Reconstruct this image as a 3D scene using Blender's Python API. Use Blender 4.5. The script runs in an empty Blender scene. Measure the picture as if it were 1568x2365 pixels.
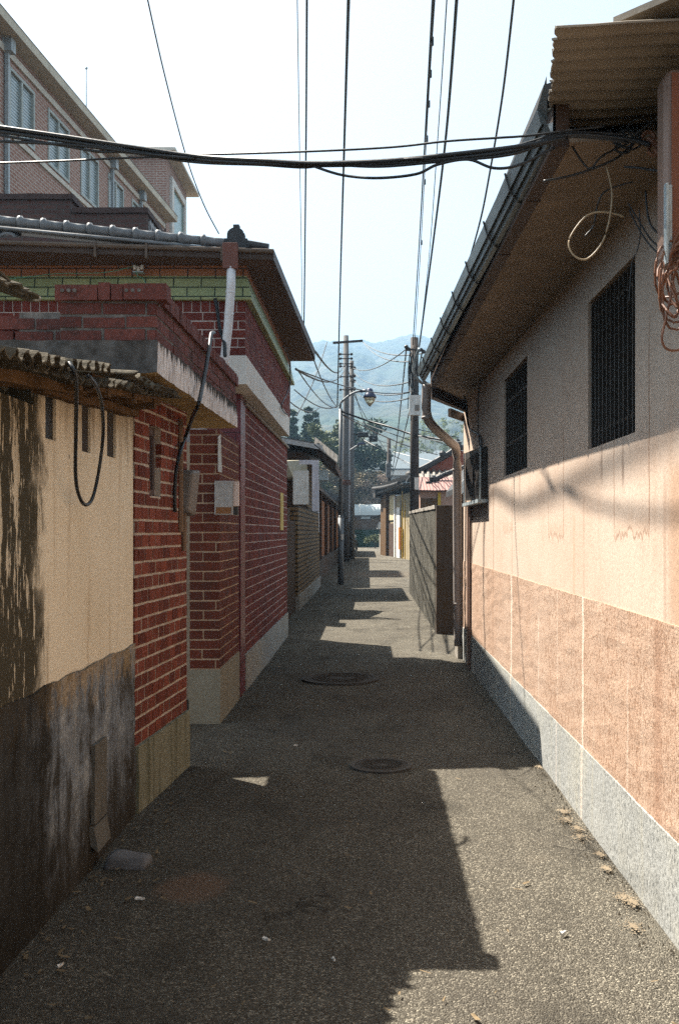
import bpy, bmesh, math, random
from mathutils import Vector, Matrix, noise as mnoise
R = math.radians
random.seed(7)
SC = bpy.context.scene
COL = SC.collection

# ------------------------------------------------------------------ camera
# The photograph is measured in a 1568 x 2365 pixel frame: focal length 2300 px, eye 1.5 m, vanishing point (850,1228)
cam = bpy.data.objects.new('camera', bpy.data.cameras.new('camera')); COL.objects.link(cam)
cam.location = (0, 0, 1.5); cam.rotation_euler = (R(90), 0, 0)
cam.data.sensor_width = 36; cam.data.lens = 35.0
cam.data.shift_x = -66/2365; cam.data.shift_y = 45.5/2365
cam.data.clip_start = 0.05; cam.data.clip_end = 8000
SC.camera = cam

# ------------------------------------------------------------------ sky, sun, exposure
SUN = Vector((1, -0.9, -1.9))
w = bpy.data.worlds.new('World'); SC.world = w; w.use_nodes = True
nt = w.node_tree
bg = nt.nodes['Background']; sky = nt.nodes.new('ShaderNodeTexSky'); sky.sky_type = 'NISHITA'
sky.sun_disc = False
sky.sun_elevation = math.atan2(1.9, math.hypot(1, .9)); sky.sun_rotation = -math.atan2(1, .9)
sky.air_density = 1.0; sky.dust_density = 4.0; sky.ozone_density = 1.0
hs = nt.nodes.new('ShaderNodeHueSaturation'); hs.inputs['Saturation'].default_value = .1; hs.inputs['Value'].default_value = .96
nt.links.new(sky.outputs[0], hs.inputs['Color']); nt.links.new(hs.outputs[0], bg.inputs[0]); bg.inputs[1].default_value = 0.05
sl = bpy.data.lights.new('sun', 'SUN'); sl.energy = 5.0; sl.angle = R(0.5); sl.color = (1, .93, .82)
so = bpy.data.objects.new('sun', sl); COL.objects.link(so); so.location = (-30, 27, 60)
so.rotation_euler = SUN.to_track_quat('-Z', 'Y').to_euler()
SC.view_settings.view_transform = 'Standard'; SC.view_settings.look = 'None'
SC.view_settings.gamma = 1; SC.view_settings.exposure = 2.0
SC.cycles.max_bounces = 8; SC.cycles.diffuse_bounces = 1; SC.cycles.volume_bounces = 0
SC.cycles.use_denoising = False

# ------------------------------------------------------------------ helpers
def P(px, py, Y):
    """point at distance Y that the photograph shows at (px,py)"""
    return Vector(((px-850)/2300*Y, Y, 1.5-(py-1228)/2300*Y))

class MB:
    def __init__(s, M=None):
        s.v = []; s.f = []; s.mi = []; s.M = M
    def add(s, verts, faces, mi=0):
        o = len(s.v)
        for p in verts:
            p = Vector(p)
            s.v.append(s.M @ p if s.M else p)
        for f in faces:
            s.f.append([o+i for i in f]); s.mi.append(mi)
    def hexa(s, p, mi=0):
        s.add(p, [(0,3,2,1),(4,5,6,7),(0,1,5,4),(1,2,6,5),(2,3,7,6),(3,0,4,7)], mi)
    def box(s, x0, x1, y0, y1, z0, z1, mi=0):
        s.hexa([(x0,y0,z0),(x1,y0,z0),(x1,y1,z0),(x0,y1,z0),(x0,y0,z1),(x1,y0,z1),(x1,y1,z1),(x0,y1,z1)], mi)
    def loft(s, rings, mi=0, cap=True, closed=True):
        n = len(rings[0]); verts = [p for r in rings for p in r]; fs = []
        for k in range(len(rings)-1):
            for i in range(n if closed else n-1):
                j = (i+1) % n
                fs.append((k*n+i, k*n+j, (k+1)*n+j, (k+1)*n+i))
        if cap and closed:
            fs.append(tuple(range(n-1, -1, -1))); fs.append(tuple((len(rings)-1)*n+i for i in range(n)))
        s.add(verts, fs, mi)
    def tube(s, pts, r, n=6, mi=0, r1=None):
        pts = [Vector(p) for p in pts]; rings = []
        for k, p in enumerate(pts):
            d = (pts[min(k+1, len(pts)-1)]-pts[max(k-1, 0)])
            d = d.normalized() if d.length > 1e-9 else Vector((0,0,1))
            a = Vector((0,0,1)) if abs(d.z) < .95 else Vector((1,0,0))
            u = d.cross(a).normalized(); v = d.cross(u).normalized()
            rr = r if r1 is None else r+(r1-r)*k/max(1, len(pts)-1)
            rings.append([p+u*rr*math.cos(2*math.pi*i/n)+v*rr*math.sin(2*math.pi*i/n) for i in range(n)])
        s.loft(rings, mi)
    def lathe(s, base, prof, n=16, mi=0):
        b = Vector(base)
        s.loft([[b+Vector((r*math.cos(2*math.pi*i/n), r*math.sin(2*math.pi*i/n), z)) for i in range(n)] for r, z in prof], mi)
    def ball(s, c, r, n=8, mi=0, sq=(1,1,1)):
        c = Vector(c); prof = []
        s.loft([[c+Vector((sq[0]*r*math.sin(math.pi*k/n)*math.cos(2*math.pi*i/(2*n)), sq[1]*r*math.sin(math.pi*k/n)*math.sin(2*math.pi*i/(2*n)), -sq[2]*r*math.cos(math.pi*k/n))) for i in range(2*n)] for k in range(1, n)], mi)
    def grid(s, fn, nu, nv, mi=0):
        s.add([fn(i/nu, j/nv) for j in range(nv+1) for i in range(nu+1)],
              [(j*(nu+1)+i, j*(nu+1)+i+1, (j+1)*(nu+1)+i+1, (j+1)*(nu+1)+i) for j in range(nv) for i in range(nu)], mi)
    def build(s, name, mat, parent=None, smooth=False, rough=None, bevel=0):
        org = ORG.get(parent.name, Vector()) if parent else Vector()
        me = bpy.data.meshes.new(name)
        me.from_pydata([p for p in s.v], [], s.f)
        mats = mat if isinstance(mat, (list, tuple)) else [mat]
        for m in mats: me.materials.append(m)
        me.polygons.foreach_set('material_index', s.mi)
        bm = bmesh.new(); bm.from_mesh(me)
        bmesh.ops.recalc_face_normals(bm, faces=bm.faces)
        if bevel:
            bmesh.ops.remove_doubles(bm, verts=bm.verts, dist=1e-5)
            bmesh.ops.bevel(bm, geom=list(bm.edges), offset=bevel, segments=2, affect='EDGES', profile=.5)
        if rough:
            amp, size, sc = rough
            for _ in range(6):
                es = [e for e in bm.edges if e.calc_length() > size]
                if not es or len(bm.verts) > 60000: break
                bmesh.ops.subdivide_edges(bm, edges=es, cuts=1, use_grid_fill=True)
            for vv in bm.verts:
                vv.co += mnoise.noise_vector(vv.co*sc)*amp + mnoise.noise_vector(vv.co*sc*4.3)*amp*.4
        uv = bm.loops.layers.uv.new('UVMap')
        for f in bm.faces:
            nn = f.normal; a = max(range(3), key=lambda i: abs(nn[i]))
            for l in f.loops:
                c = l.vert.co
                l[uv].uv = (c.y, c.z) if a == 0 else ((c.x, c.z) if a == 1 else (c.x, c.y))
            f.smooth = smooth
        for vv in bm.verts: vv.co -= org
        bm.to_mesh(me); bm.free()
        ob = bpy.data.objects.new(name, me); COL.objects.link(ob)
        if parent: ob.parent = parent
        ORG[ob.name] = org
        return ob
ORG = {}
def tag(o, label=None, cat=None, group=None, kind=None):
    if label: o['label'] = label
    if cat: o['category'] = cat
    if group: o['group'] = group
    if kind: o['kind'] = kind
    return o
def thing(name, label, cat, loc=(0,0,0), group=None):
    o = bpy.data.objects.new(name, None); COL.objects.link(o); o.location = loc
    o.empty_display_size = .1
    ORG[o.name] = Vector(loc)
    return tag(o, label, cat, group)
def smooth_path(pts, k=6):
    pts = [Vector(p) for p in pts]
    if len(pts) < 3: return pts
    out = []
    for i in range(len(pts)-1):
        a = pts[max(i-1,0)]; b = pts[i]; c = pts[i+1]; d = pts[min(i+2, len(pts)-1)]
        for j in range(k):
            t = j/k
            out.append(.5*((2*b)+(c-a)*t+(2*a-5*b+4*c-d)*t*t+(3*b-a-3*c+d)*t**3))
    return out+[pts[-1]]
def sagline(a, b, sag, n=14):
    a = Vector(a); b = Vector(b)
    return [a.lerp(b, i/n)+Vector((0,0,-4*sag*(i/n)*(1-i/n))) for i in range(n+1)]

# ------------------------------------------------------------------ materials
class N:
    def __init__(s, name, rough=.8, spec=.3):
        s.m = bpy.data.materials.new(name); s.m.use_nodes = True; s.t = s.m.node_tree
        s.b = s.t.nodes['Principled BSDF']; s.b.inputs['Roughness'].default_value = rough
        s.b.inputs['Specular IOR Level'].default_value = spec
    def n(s, typ, ins=None, **at):
        x = s.t.nodes.new(typ)
        for k, v in at.items(): setattr(x, k, v)
        for k, v in (ins or {}).items(): s.set(x.inputs[k], v)
        return x
    def set(s, sock, v):
        if hasattr(v, 'is_output'): s.t.links.new(v, sock)
        elif isinstance(v, (tuple, list)) and len(v) == 3 and sock.type == 'RGBA': sock.default_value = (*v, 1)
        else: sock.default_value = v
    def pos(s): return s.n('ShaderNodeNewGeometry').outputs['Position']
    def uv(s): return s.n('ShaderNodeUVMap').outputs[0]
    def scl(s, vec, sc, loc=(0,0,0)):
        return s.n('ShaderNodeMapping', {'Vector': vec, 'Scale': sc, 'Location': loc}).outputs[0]
    def noise(s, vec, scale, detail=4, rough=.55, dist=0):
        return s.n('ShaderNodeTexNoise', {'Vector': vec, 'Scale': scale, 'Detail': detail, 'Roughness': rough, 'Distortion': dist}).outputs[0]
    def vor(s, vec, scale, out='Distance', feat='F1'):
        return s.n('ShaderNodeTexVoronoi', {'Vector': vec, 'Scale': scale}, feature=feat).outputs[out]
    def ramp(s, fac, stops):
        x = s.n('ShaderNodeValToRGB', {0: fac}); cr = x.color_ramp
        while len(cr.elements) < len(stops): cr.elements.new(.5)
        for e, (p, c) in zip(cr.elements, stops):
            e.position = p; e.color = (*c, 1) if isinstance(c, (tuple, list)) else (c, c, c, 1)
        return x.outputs[0]
    def mix(s, fac, a, b, blend='MIX'):
        x = s.n('ShaderNodeMix', None, data_type='RGBA', blend_type=blend)
        s.set(x.inputs[0], fac); s.set(x.inputs[6], a); s.set(x.inputs[7], b)
        return x.outputs[2]
    def math(s, op, a, b=0.0, clamp=False):
        x = s.n('ShaderNodeMath', None, operation=op, use_clamp=clamp); s.set(x.inputs[0], a); s.set(x.inputs[1], b)
        return x.outputs[0]
    def rng(s, v, a, b, c=0., d=1.):
        x = s.n('ShaderNodeMapRange', {0: v, 1: a, 2: b, 3: c, 4: d}); x.interpolation_type = 'SMOOTHSTEP'
        return x.outputs[0]
    def xyz(s, vec):
        return s.n('ShaderNodeSeparateXYZ', {0: vec}).outputs
    def bump(s, h, strength=.5, dist=.01, nrm=None):
        d = {'Height': h, 'Strength': strength, 'Distance': dist}
        if nrm is not None: d['Normal'] = nrm
        x = s.n('ShaderNodeBump', d).outputs[0]
        s.t.links.new(x, s.b.inputs['Normal']); return x
    def col(s, c): s.set(s.b.inputs['Base Color'], c); return s
def plain(name, c, rough=.6, spec=.3, var=.25, scale=8, metal=0, bump=.1):
    k = N(name, rough, spec); p = k.pos()
    a = k.noise(p, scale, 5, .6); b = k.noise(k.scl(p, (1,1,.12)), scale*2.5, 4)
    d = tuple(x*(1-var) for x in c); l = tuple(min(1, x*(1+var*.6)) for x in c)
    f = k.math('ADD', k.math('MULTIPLY', a, .6), k.math('MULTIPLY', b, .4))
    k.col(k.ramp(f, [(.35, d), (.65, l)])); k.b.inputs['Metallic'].default_value = metal
    if bump: k.bump(k.noise(p, scale*9, 4), bump, .01)
    return k.m
def plaster(name, base, stain, amt=.5, speck=0, bump=.25, grain=60, streak=9, spcol=(.2,.12,.07)):
    k = N(name, .9, .15); p = k.pos()
    big = k.noise(p, 1.1, 5, .6); fine = k.noise(p, grain, 4, .7)
    st = k.noise(k.scl(p, (1, 1, .06)), streak, 5, .6)
    c = k.mix(k.rng(big, .35, .7), base, tuple(x*.9 for x in base))
    c = k.mix(k.math('MULTIPLY', k.rng(st, .46, .66), amt), c, stain)
    lt = k.noise(k.scl(p, (1, 1, .03), (3.3,7,1)), streak*1.8, 3, .5)
    c = k.mix(k.math('MULTIPLY', k.rng(lt, .66, .72), amt*.8), c, tuple(min(1, x*1.18) for x in base))
    c = k.mix(k.rng(fine, .3, .7), c, k.mix(.5, c, tuple(x*.8 for x in base)))
    if speck:
        sp = k.noise(k.scl(p, (1, 1, .5)), 55, 3, .6); zone = k.noise(k.scl(p, (1,1,.5)), 2.4, 4)
        f = k.math('MULTIPLY', k.rng(k.math('ADD', k.math('MULTIPLY', sp, .65), k.math('MULTIPLY', zone, .35)), .53, .6), speck)
        c = k.mix(f, c, spcol)
    k.col(c); k.bump(k.math('ADD', fine, k.math('MULTIPLY', big, .3)), bump, .008)
    return k.m
def bricks_mat(name, c1, c2, dirt=(.05,.035,.03), dirtamt=.5):
    k = N(name, .85, .2); p = k.pos()
    r = k.n('ShaderNodeNewGeometry').outputs['Random Per Island']
    c = k.mix(r, c1, c2)
    c = k.mix(k.math('MULTIPLY', k.rng(k.noise(p, 3, 5, .65), .45, .75), dirtamt), c, dirt)
    c = k.mix(k.rng(k.noise(p, 45, 4, .7), .35, .75), c, k.mix(.55, c, dirt))
    k.col(c); k.bump(k.noise(p, 90, 4, .7), .35, .004); return k.m
def brick_tex(name, c1, c2, mortar, bw, bh, ms, bumpv=.5, dirt=(.05,.04,.03), dirtamt=.35, rough=.8):
    k = N(name, rough, .25); p = k.pos(); u = k.uv()
    x = k.n('ShaderNodeTexBrick', {'Vector': u, 'Color1': c1, 'Color2': c2, 'Mortar': mortar, 'Scale': 1., 'Mortar Size': ms, 'Mortar Smooth': .1, 'Bias': 0., 'Brick Width': bw, 'Row Height': bh})
    c = k.mix(k.math('MULTIPLY', k.rng(k.noise(k.scl(p, (1,1,.35)), 2.2, 6, .65), .45, .75), dirtamt), x.outputs[0], dirt)
    c = k.mix(k.rng(k.noise(p, 40, 4, .7), .3, .8), c, k.mix(.4, c, dirt))
    k.col(c)
    k.bump(k.math('ADD', k.math('MULTIPLY', x.outputs[1], -1.), k.math('MULTIPLY', k.noise(p, 80, 3), .4)), bumpv, .006); return k.m
def tiles_ok(): pass

# asphalt with coarse aggregate
k = N('asphalt', .95, .12); p = k.pos()
stone = k.vor(p, 160, 'Color'); sd = k.vor(p, 160); g = k.n('ShaderNodeSeparateColor', {0: stone}).outputs[0]
big = k.noise(p, .9, 6, .6); mid = k.noise(p, 14, 5, .7); fine = k.noise(p, 230, 3, .7)
c = k.ramp(g, [(0, (.062,.055,.043)), (.5, (.102,.092,.073)), (.82, (.155,.14,.112)), (1, (.36,.325,.255))])
c = k.mix(k.rng(big, .35, .7, 0, .55), c, (.072,.064,.053)); c = k.mix(k.rng(mid, .55, .78, 0, .5), c, (.035,.03,.026))
c = k.mix(k.rng(k.noise(p, 3.1, 4), .58, .75, 0, .35), c, (.17,.145,.11))
c = k.mix(k.rng(k.noise(k.scl(p, (1, .45, 1)), 2.3, 6, .7), .5, .68, 0, .6), c, (.05,.045,.036))
c = k.mix(k.rng(k.noise(k.scl(p, (1, .6, 1), (4,4,0)), 1.1, 5, .65), .56, .72, 0, .45), c, (.19,.175,.14))
cr = k.vor(k.n('ShaderNodeVectorMath', {0: p, 1: k.n('ShaderNodeTexNoise', {'Vector': p, 'Scale': 2.5, 'Detail': 5.}).outputs[1]}, operation='ADD').outputs[0], .55, 'Distance', 'DISTANCE_TO_EDGE')
c = k.mix(k.math('MULTIPLY', k.rng(cr, .008, .003), k.rng(big, .45, .6, 0, .6)), c, (.015,.013,.011))
s_ = k.xyz(p)
dx = k.math('MULTIPLY', k.math('ADD', s_[0], .745), 1.3); dy = k.math('MULTIPLY', k.math('ADD', s_[1], -4.2), 1.1)
dd = k.math('ADD', k.math('SQRT', k.math('ADD', k.math('MULTIPLY', dx, dx), k.math('MULTIPLY', dy, dy))), k.math('MULTIPLY', k.noise(p, 9, 4), .12))
c = k.mix(k.rng(dd, .3, .18, 0, .7), c, (.2,.13,.09))          # spilled reddish mortar patch
k.col(c)
h = k.math('ADD', k.math('MULTIPLY', sd, -1.4), k.math('ADD', k.math('MULTIPLY', mid, 1.2), k.math('MULTIPLY', fine, .5)))
k.bump(h, .85, .0095); ASPH = k.m
DIRT = plain('dirt', (.09,.075,.055), .95, .1, .4, 3, 0, .4)
SAND = plain('pale_sand', (.25,.2,.14), .95, .1, .25, 30, 0, .4)

def band(k, v, lo, hi, soft):
    return k.math('MULTIPLY', k.rng(v, lo-soft, lo+soft), k.rng(v, hi+soft, hi-soft))
def weathered_wall(name, base, base2, mott, dark, drips, tides, bump):
    k = N(name, .92, .12); p = k.pos(); s_ = k.xyz(p); y, z = s_[1], s_[2]
    big = k.noise(p, 1.3, 6, .6); fine = k.noise(p, 75, 4, .7); mid = k.noise(k.scl(p, (1, 1, .4)), 6, 6, .7)
    st = k.noise(k.scl(p, (1, 1, .05)), 8, 5, .6)
    c = k.mix(k.rng(big, .38, .66), base, base2)
    c = k.mix(k.rng(st, .53, .75, 0, .4), c, mott); c = k.mix(k.rng(mid, .58, .8, 0, .35 if dark is None else .1), c, mott)
    if dark is not None:
        sp = k.noise(k.scl(p, (1, 1, .6)), 62, 5, .7); zn = k.noise(k.scl(p, (1, 1, .35), (5,2,1)), 2.2, 5, .6)
        f = k.rng(k.math('ADD', k.math('MULTIPLY', sp, .86), k.math('MULTIPLY', zn, .14)), .50, .59)
        c = k.mix(k.math('MULTIPLY', f, .85), c, dark)
        c = k.mix(k.rng(k.noise(k.scl(p, (1, 1, .45), (9,9,9)), 30, 4, .7), .56, .7, 0, .6), c, tuple(min(1, q*1.35) for q in base))
    wob = k.math('MULTIPLY', k.math('SUBTRACT', k.noise(k.scl(p, (0, 0, 1)), 3.5, 4), .5), .06)
    yy = k.math('ADD', y, wob)
    for (y0, wd, z0, z1, col_, amt) in drips:
        f = k.math('MULTIPLY', band(k, yy, y0-wd, y0+wd, wd*.7), band(k, z, z0, z1, .06))
        f = k.math('MULTIPLY', f, k.rng(k.noise(k.scl(p, (1, 1, .5), (y0, 0, 0)), 14, 3), .25, .5, .35, 1))
        c = k.mix(k.math('MULTIPLY', f, amt), c, col_)
    for (a, b, zb, amt) in tides:
        rag = k.math('MULTIPLY', k.math('SUBTRACT', k.noise(k.scl(p, (0, 1, .1), (zb, a, 0)), 13, 5, .7), .5), .22)
        zz = k.math('ADD', z, rag)
        f = k.math('MULTIPLY', band(k, y, a, b, .012), band(k, zz, zb-.004, zb+.007, .009))
        c = k.mix(k.math('MULTIPLY', f, amt), c, (.2,.1,.055))
        f = k.math('MULTIPLY', band(k, y, a, b, .01), band(k, zz, zb, zb+.07, .03))
        c = k.mix(k.math('MULTIPLY', f, .25), c, (.4,.25,.16))
    c = k.mix(k.rng(fine, .3, .72), c, k.mix(.75, (0,0,0), c))
    k.col(c); k.bump(k.math('ADD', fine, k.math('MULTIPLY', mid, .8)), bump, .008); return k.m
PALE = (.72,.6,.5); BRN = (.27,.15,.09)
WALLP = weathered_wall('salmon_paint', (.545,.43,.345), (.51,.385,.3), (.44,.31,.225), None,
  [(8.95,.03,.9,1.95,BRN,.6),(7.8,.02,1.1,1.9,BRN,.35),(5.74,.008,1.45,2.1,BRN,.75),(6.22,.008,1.45,1.95,BRN,.5),(3.99,.007,1.5,2.35,BRN,.8),(4.56,.008,1.5,1.95,BRN,.6),
   (5.2,.012,1.1,1.7,BRN,.4),(5.45,.03,1.1,1.6,(.45,.3,.2),.5),(4.8,.02,1.75,1.9,(.16,.1,.07),.6),(7.4,.02,1.75,1.95,(.16,.1,.07),.5),(4.4,.02,1.7,1.9,(.16,.1,.07),.6),(3.78,.02,1.1,1.7,BRN,.35),(3.62,.1,1.1,1.75,(.42,.27,.18),.8)],
  [(3.99,4.56,1.49,.85),(5.74,6.22,1.47,.7),(7.75,8.35,1.5,.4)], .3)
# dado: roughcast with pits
DADO = weathered_wall('rough_salmon', (.45,.305,.22), (.48,.345,.26), (.53,.41,.32), (.25,.14,.085),
  [(8.95,.03,.2,1.2,BRN,.5),(7.8,.03,.2,1.3,PALE,.8),(5.2,.018,.2,1.3,PALE,.85),(6.55,.012,.3,.95,PALE,.5),(5.9,.01,.5,1.3,PALE,.35),(4.3,.012,.3,.9,PALE,.3),(3.85,.05,.3,1.2,(.3,.17,.11),.5)], [], .8)
PLINTH = weathered_wall('grey_plinth', (.36,.365,.35), (.42,.41,.36), (.42,.38,.26), (.14,.145,.14),
  [(7.8,.03,-.1,.5,PALE,.5),(5.2,.02,-.1,.5,PALE,.6),(5.9,.01,-.1,.4,PALE,.4)], [], .6)
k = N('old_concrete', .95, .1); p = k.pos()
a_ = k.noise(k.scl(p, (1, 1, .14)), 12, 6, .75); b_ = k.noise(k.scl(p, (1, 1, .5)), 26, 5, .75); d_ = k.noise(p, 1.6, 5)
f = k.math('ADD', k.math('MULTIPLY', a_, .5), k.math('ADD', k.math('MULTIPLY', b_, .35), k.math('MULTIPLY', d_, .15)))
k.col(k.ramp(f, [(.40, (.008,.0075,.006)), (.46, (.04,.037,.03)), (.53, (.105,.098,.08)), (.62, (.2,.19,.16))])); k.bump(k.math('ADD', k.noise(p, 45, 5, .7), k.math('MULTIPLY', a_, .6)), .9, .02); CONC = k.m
CONCW = plaster('painted_concrete', (.68,.66,.62), (.5,.47,.42), .35, 0, .2, 50, 8)
GREYCONC = plaster('grey_concrete', (.33,.3,.26), (.14,.12,.1), .6, .3, .4, 60, 7, (.1,.09,.08))
PINKP = plaster('pink_paint', (.5,.33,.26), (.36,.25,.2), .4)
YELP = plaster('yellow_paint', (.36,.3,.19), (.2,.15,.09), .5, .2)
WHITEP = plaster('white_paint', (.75,.73,.68), (.55,.5,.44), .3)
SOFFIT = plain('brown_soffit', (.27,.21,.155), .7, .2, .3, 2.5)
FASCIA = plain('brown_fascia', (.06,.037,.026), .6, .3, .35, 5)
GUTTER = plain('slate_gutter', (.10,.125,.135), .35, .5, .3, 4, .3)
PIPE = plain('beige_pipe', (.33,.29,.265), .45, .4, .15, 5)
WPIPE = plain('white_pipe', (.62,.62,.64), .4, .4, .12, 5)
BLACK = plain('black_rubber', (.012,.014,.016), .45, .4, .3, 5)
WIRE = plain('dark_wire', (.022,.03,.034), .5, .4, .3, 3)
GWIRE = plain('green_wire', (.08,.3,.2), .5, .4, .2, 3)
TANW = plain('tan_wire', (.34,.25,.15), .5, .4, .2, 4)
ORANGE = plain('orange_cable', (.2,.085,.045), .5, .4, .3, 9)
METSHADE = plain('shaded_salmon', (.2,.065,.03), .5, .4, .2, 5)
METEDGE = plain('pale_salmon_metal', (.22,.14,.105), .5, .4, .15, 5)
GALV = plain('galvanised', (.38,.44,.46), .5, .5, .35, 20, .4)
DARKMET = plain('dark_metal', (.03,.026,.022), .5, .4, .4, 10)
GLASSD = N('dark_pane', .12, .5).col((.012,.011,.01)).m
WOOD = plain('weathered_wood', (.13,.075,.035), .85, .1, .45, 6)
ASBEST = plain('old_corrugated', (.105,.088,.062), .9, .15, .6, 9, 0, .4)
AWN = plain('awning_sheet', (.23,.195,.15), .6, .3, .25, 2)
SLATE = plain('roof_slate', (.14,.15,.16), .55, .4, .3, 7)
DSLATE = plain('dark_tile', (.03,.032,.035), .6, .4, .4, 9)
PALETILE = plain('pale_tile', (.27,.235,.2), .7, .3, .3, 6)
REDROOF = plain('red_roof', (.26,.14,.12), .7, .3, .25, 6)
POLEC = plain('pole_concrete', (.13,.13,.13), .85, .2, .2, 4)
POLED = plain('pole_dark', (.055,.045,.04), .8, .2, .35, 5)
STEEL = plain('painted_steel', (.12,.13,.14), .5, .4, .2, 6, .2)
BLUEC = plain('navy_enamel', (.015,.025,.07), .3, .5, .2, 6)
k = N('lamp_glass', .15, .5).col((.75,.7,.5)); k.b.inputs['Transmission Weight'].default_value = .6; LAMPG = k.m
BOXW = plain('box_white', (.6,.6,.57), .5, .4, .2, 8)
BOXG = plain('box_grey', (.19,.165,.145), .55, .3, .2, 8)
YPIPE = plain('yellow_pipe', (.6,.4,.03), .5, .4, .2, 5)
ORP = plain('orange_paint', (.38,.15,.035), .6, .3, .2, 5)
BR_NEAR = bricks_mat('red_brick', (.14,.034,.022), (.3,.078,.046), (.06,.02,.014), .5)
BR_OLD = bricks_mat('old_brick', (.115,.036,.03), (.18,.06,.048), (.03,.022,.02), .7)
BR_MAIN = bricks_mat('crimson_brick', (.11,.023,.019), (.2,.046,.033), (.05,.018,.015), .5)
MORT = plain('white_mortar', (.55,.46,.38), .9, .1, .3, 12)
MORTG = plain('grey_mortar', (.15,.14,.13), .95, .1, .6, 14)
PURPLE = brick_tex('purple_tile', (.17,.045,.055), (.19,.05,.06), (.06,.02,.025), .3, .3, .006, .2, (.06,.02,.02), .25, .35)
GREENT = brick_tex('green_tile', (.29,.345,.18), (.38,.41,.21), (.03,.04,.03), .235, .083, .006, .3, (.1,.13,.07), .4, .45)
REDT = brick_tex('rust_tile', (.36,.16,.08), (.3,.13,.07), (.05,.035,.03), .235, .083, .006, .3, (.1,.05,.03), .3, .5)
BR_BRN = brick_tex('brown_brick', (.2,.125,.06), (.26,.165,.08), (.03,.025,.02), .22, .09, .016, .8)
BR_ORG = brick_tex('orange_brick', (.34,.15,.07), (.4,.18,.08), (.1,.06,.04), .2, .075, .008, .5)
BR_DK = brick_tex('plum_brick', (.085,.04,.035), (.115,.055,.045), (.07,.06,.055), .2, .067, .008, .4)
BR_DK2 = brick_tex('dark_house_brick', (.07,.035,.02), (.09,.045,.025), (.03,.022,.016), .2, .075, .008, .4)
BR_SCH = brick_tex('pink_brick', (.3,.15,.11), (.37,.2,.15), (.5,.44,.38), .28, .1, .014, .3, (.16,.09,.07), .25)
BR_FAR = brick_tex('far_brick', (.12,.065,.035), (.17,.1,.055), (.06,.05,.04), .4, .15, .02, .3)
LATT = brick_tex('lattice_block', (.05,.05,.06), (.06,.06,.07), (.36,.37,.38), .2, .12, .03, .5)
SCHW = plain('school_trim', (.62,.58,.5), .8, .2, .2, 2)
k = N('louvre_glass', .3, .5); u = k.uv(); zz = k.xyz(u)[1]
f = k.math('SINE', k.math('MULTIPLY', zz, 70.)); k.col(k.mix(k.rng(f, -.3, .5), (.1,.14,.15), (.42,.48,.48))); LOUV = k.m

def leafmat(name, a, b, c_):
    k = N(name, .7, .25); p = k.pos(); r = k.n('ShaderNodeNewGeometry').outputs['Random Per Island']
    c = k.ramp(r, [(0, a), (.55, b), (1, c_)])
    k.col(k.mix(k.rng(k.noise(p, .35, 4), .4, .7, 0, .5), c, a)); return k.m
LEAF_DK = leafmat('conifer_green', (.015,.035,.018), (.03,.06,.03), (.06,.095,.04))
LEAF_OL = leafmat('olive_leaf', (.05,.07,.022), (.085,.105,.035), (.16,.165,.06))
LEAF_BR = leafmat('bare_twig', (.09,.08,.04), (.16,.13,.075), (.26,.2,.14))
LEAF_PK = leafmat('blossom', (.2,.14,.1), (.34,.26,.2), (.5,.41,.35))
LEAF_YG = leafmat('spring_leaf', (.1,.13,.03), (.17,.2,.05), (.27,.29,.09))
BARK = plain('bark', (.07,.05,.035), .9, .1, .4, 4)
k = N('forest_hill', .95, .1); p = k.pos()
a = k.noise(p, .02, 6, .65); b = k.vor(p, .11); d = k.noise(p, .008, 3, .5)
c = k.ramp(a, [(.3, (.02,.03,.02)), (.5, (.04,.045,.027)), (.64, (.07,.064,.042)), (.8, (.14,.12,.09))])
c = k.mix(k.rng(d, .5, .65, 0, .6), c, (.035,.055,.025))
k.col(c); k.bump(k.math('MULTIPLY', b, -1.), .7, 4.); HILL = k.m

# ------------------------------------------------------------------ ground, road, mountain
def hill_h(x, y):
    t = max(0, (y-170)/1330)
    px = 850+2300*x/max(y, 1)
    prof = [(-400,830),(300,850),(560,815),(680,800),(715,781),(745,771),(780,776),(820,779),(868,784),(920,776),(950,770),(985,776),(1010,788),(1100,815),(1500,850),(2300,880)]
    py = prof[0][1] if px <= prof[0][0] else prof[-1][1]
    for (a, b), (c_, d_) in zip(prof, prof[1:]):
        if a <= px <= c_: py = b+(d_-b)*(px-a)/(c_-a)
    top = (1228-py)/2300*1500
    base = top*min(1, t)**1.35
    if t > 1: base = top-(t-1)*260
    n = mnoise.fractal(Vector((x*.006, y*.004, 3)), .9, 2.1, 5)*34*min(1, t*1.6)*(1-.75*max(0, 1-abs(t-1)*4))
    n += mnoise.noise(Vector((x*.07, y*.05, 1)))*6*min(1, t*3)
    return max(-.3, base+n) if t > 0 else -.3
m = MB()
def hf(u, v):
    y = 165+(1800-165)*(v**1.3); x = (u-.5)*(900+y*1.0)
    return (x, y, hill_h(x, y))
m.grid(hf, 420, 230)
tag(m.build('mountain', HILL, smooth=True), 'hazy blue forested mountain ridge beyond the end of the alley', kind='structure')
m = MB(); m.box(-3000, 3000, -2000, 2600, -.8, -.012)
tag(m.build('ground', DIRT), 'bare earth ground under the whole village', kind='structure')
m = MB()
def rf(u, v):
    y = -8+118*(v**2.2) if v > 0 else -8
    x = -2.6+u*(5.2+max(0, y-30)*.06)
    return (x, y, .012*mnoise.noise(Vector((x*1.3, y*.9, 0)))+.004*mnoise.noise(Vector((x*5, y*5, 2))))
m.grid(rf, 60, 420)
tag(m.build('alley_road', ASPH, smooth=True), 'coarse grey asphalt of the narrow alley', kind='structure')

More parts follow.
